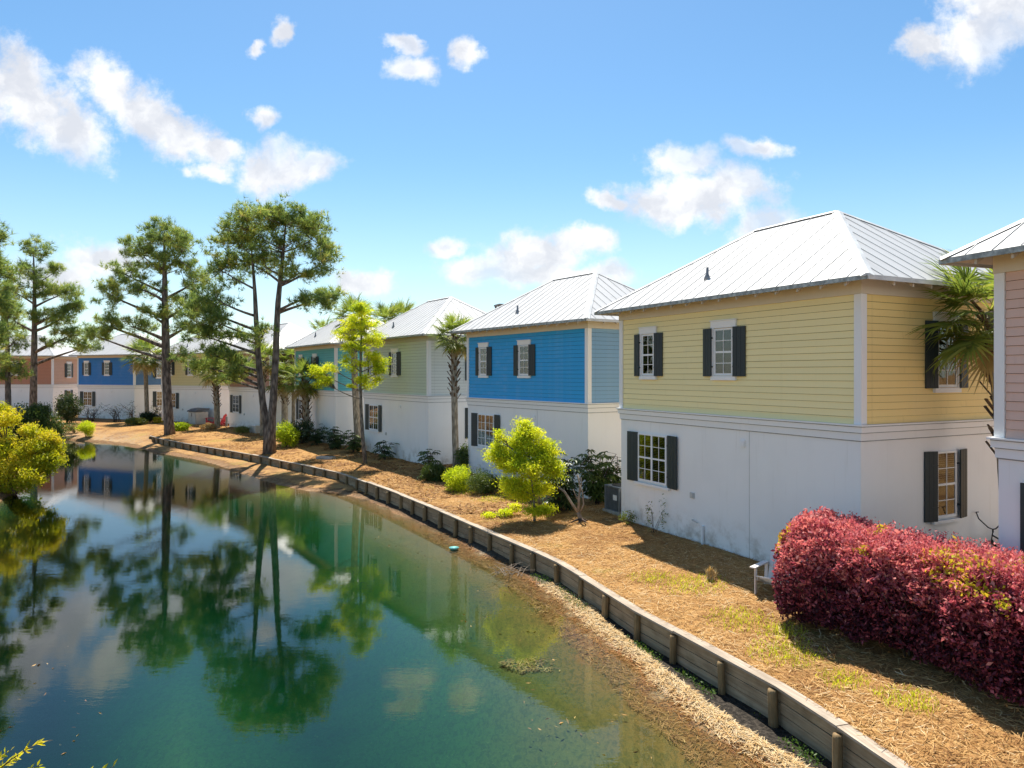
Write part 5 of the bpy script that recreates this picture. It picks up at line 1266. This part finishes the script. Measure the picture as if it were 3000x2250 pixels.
# ------------------------------------------------------------------ ground litter, reeds, weeds
def strands(name, X, Y, Z, ln, wd, mat, tone, rs, lift=.02, tilt=.12):
    n_ = len(X); a = rs.rand(n_) * 2 * np.pi; d = np.stack([np.cos(a), np.sin(a), tilt * rs.normal(size=n_)], 1); L = (ln * (.6 + .8 * rs.rand(n_)))[:, None]; s_ = np.stack([-np.sin(a), np.cos(a), .4 * rs.normal(size=n_)], 1) * wd
    C = np.stack([X, Y, Z + lift * rs.rand(n_) + .004], 1); bow = np.stack([-np.sin(a), np.cos(a), np.zeros(n_)], 1) * L * .10 * rs.normal(size=n_)[:, None]
    V = np.stack([C - d * L * .5 - s_, C - d * L * .5 + s_, C + bow + s_, C + bow - s_, C + d * L * .5], 1).reshape(-1, 3); i = np.arange(n_)[:, None] * 5
    F = np.concatenate([i + np.array([[0, 1, 2]]), i + np.array([[0, 2, 3]]), i + np.array([[3, 2, 4]])], 1).reshape(-1, 3)
    return kind(link(name, bigmesh(name, V, F, mat, {'tone': np.clip(np.repeat(tone, 5), 0, 1)})), 'stuff')
def scatter(n_, x0, x1, y0, y1, rs, test):
    X = rs.uniform(x0, x1, n_); Y = y0 + (y1 - y0) * rs.rand(n_) ** 1.5; k = test(X, Y); return X[k], Y[k]
rs = np.random.RandomState(5)
X, Y = scatter(160000, -6, 9.5, 6, 34, rs, lambda X, Y: (wallside(X, Y) > .07) & (wallside(X, Y) < 6))
o = strands('pine_straw', X, Y, zB(X, Y), .20, .0042, L_straw, .52 + .22 * rs.normal(size=len(X)) - .22 * np.clip(fbm(X, Y, .8, 3) * 2, -.6, .6), rs, .035, .16)
o['label'] = 'fallen pine straw covering the bank'
def dland(a, b): return lambda X, Y: (lambda d: (d > a) & (d < b))(landdist(X, Y)) & (wallside(X, Y) < -.1)
X, Y = scatter(90000, -1, 5.2, 6, 18, rs, dland(-.05, .33))
o = strands('bleached_straw', X, Y, zA(X, Y), .17, .0045, L_straw, .86 + .12 * rs.normal(size=len(X)), rs, .04, .2); o['label'] = 'bleached straw washed up along the waterline'
X, Y = scatter(60000, -3, 5.2, 6, 24, rs, dland(-.75, .10))
o = strands('wet_straw', X, Y, np.maximum(zA(X, Y), -.035), .16, .0045, L_straw, .20 + .14 * rs.normal(size=len(X)), rs, .02, .1); o['label'] = 'wet orange straw floating at the waterline'
def weeds(name, label, n_, x0, x1, y0, y1, test, size, zf, mat, seed, h=.08, tone=(.5, .25), clump=.5):
    rs = np.random.RandomState(seed); X, Y = scatter(n_, x0, x1, y0, y1, rs, lambda X, Y: test(X, Y) & (fbm(X, Y, 1.3, 2) > clump * .3)); C = np.stack([X, Y, zf(X, Y) + h * rs.rand(len(X))], 1)
    o = kind(link(name, leafmesh(name, C, size, mat, tone[0] + tone[1] * rs.normal(size=len(X)), rs, bias=(0, 0, .6), aspect=.5)), 'stuff'); o['label'] = label
weeds('weeds', 'low green weeds in the muddy trough under the timber wall', 60000, .2, 5, 7, 22, lambda X, Y: (lambda w_: (w_ < -.14) & (w_ > -.42))(wallside(X, Y)), .045, zA, L_weed, 31, .10, (.5, .25), .55)
def tilt_grass(name, label, n_, x0, x1, y0, y1, test, seed, ln=.11, tone=.7, mat=None):
    rs = np.random.RandomState(seed); X, Y = scatter(n_, x0, x1, y0, y1, rs, test); C = np.stack([X, Y, zB(X, Y) + ln * .4], 1)
    o = kind(link(name, leafmesh(name, C, ln, mat or L_lime, tone + .2 * rs.normal(size=len(X)), rs, bias=(0, 0, 1.6), aspect=.07)), 'stuff'); o['label'] = label
def near_hedge(X, Y):
    g = [(4.55, 12.0, .55), (4.3, 13.6, .55), (4.85, 12.9, .4), (3.9, 15.8, .7), (3.2, 16.4, .5), (5.05, 10.9, .35), (5.6, 10.2, .4), (-.6, 26.4, .7), (-1.6, 28.0, .6)]
    k = np.zeros(X.shape, bool); r = rs.rand(len(X))
    for (x, y, q) in g: k |= np.hypot(X - x, Y - y) < q * (.35 + r)
    return k & (wallside(X, Y) > .15)
tilt_grass('grass', 'thin yellow-green grass tufts in the straw', 110000, -3, 7, 9, 30, near_hedge, 33, .10, .55)
# algae mat and scattered leaves on the water
rs2 = np.random.RandomState(14); nA = 420; a = rs2.rand(nA) * 6.283; q = np.sqrt(rs2.rand(nA)); X = .5 + q * np.cos(a) * .62 * (1 + .3 * np.sin(a * 3)); Y = 13.45 + q * np.sin(a) * .42 * (1 + .3 * np.cos(a * 2))
o = strands('algae_mat', X, Y, -.19 + .05 * rs2.rand(nA), .13, .006, L_straw, .33 + .14 * rs2.normal(size=nA), rs2, .03, .1); o['label'] = 'olive algae mat floating in the pond'
X, Y = scatter(5200, -9, 4.5, 7.5, 33, rs2, lambda X, Y: (lambda d: (d < -.1) & (d > -2.6))(landdist(X, Y)) & (rs2.rand(len(X)) < .22))
C = np.stack([X, Y, np.maximum(zA(X, Y) + .02, -.25 * rs2.rand(len(X)) ** 3 + .004)], 1); dd = unit(len(X), rs2) * np.array([1, 1, .12]); dd /= np.linalg.norm(dd, axis=1)[:, None]
V, F = leaf_arrays(C, .085, rs2, dirs=dd, aspect=.30)
o = kind(link('floating_leaves', bigmesh('floating_leaves', V, F, L_straw, {'tone': np.repeat(.75 * rs2.rand(len(X)), 4)})), 'stuff'); o['label'] = 'fallen leaves drifting in the shallow water'
# brushwood caught by the wall
bw_ = thing('brushwood', 'tangle of dead twigs caught at the foot of the timber wall', 'branch', (.05, 18.95, .02)); m = MB(); rr = random.Random(3)
for k in range(26): p = Vector((rr.gauss(0, .3), rr.gauss(0, .35), rr.uniform(-.02, .08))); q = p + Vector((rr.gauss(0, .3), rr.gauss(0, .3), rr.uniform(0, .25))); m.tube([p, (p + q) / 2 + Vector((0, 0, .05)), q], [.009, .007, .004], 5, False)
kind(part('twigs', m, M_dead, bw_, True), 'stuff')

# leaf litter on the farther bank
rs = np.random.RandomState(61); X, Y = scatter(60000, -30, 2, 24, 66, rs, lambda X, Y: (wallside(X, Y) > .1) & (wallside(X, Y) < 6) & (fbm(X, Y, .5, 3) > -.15))
o = strands('leaf_litter', X, Y, zB(X, Y), .20, .016, L_straw, .22 + .22 * rs.normal(size=len(X)), rs, .05, .25); o['label'] = 'brown leaf litter scattered over the farther bank'
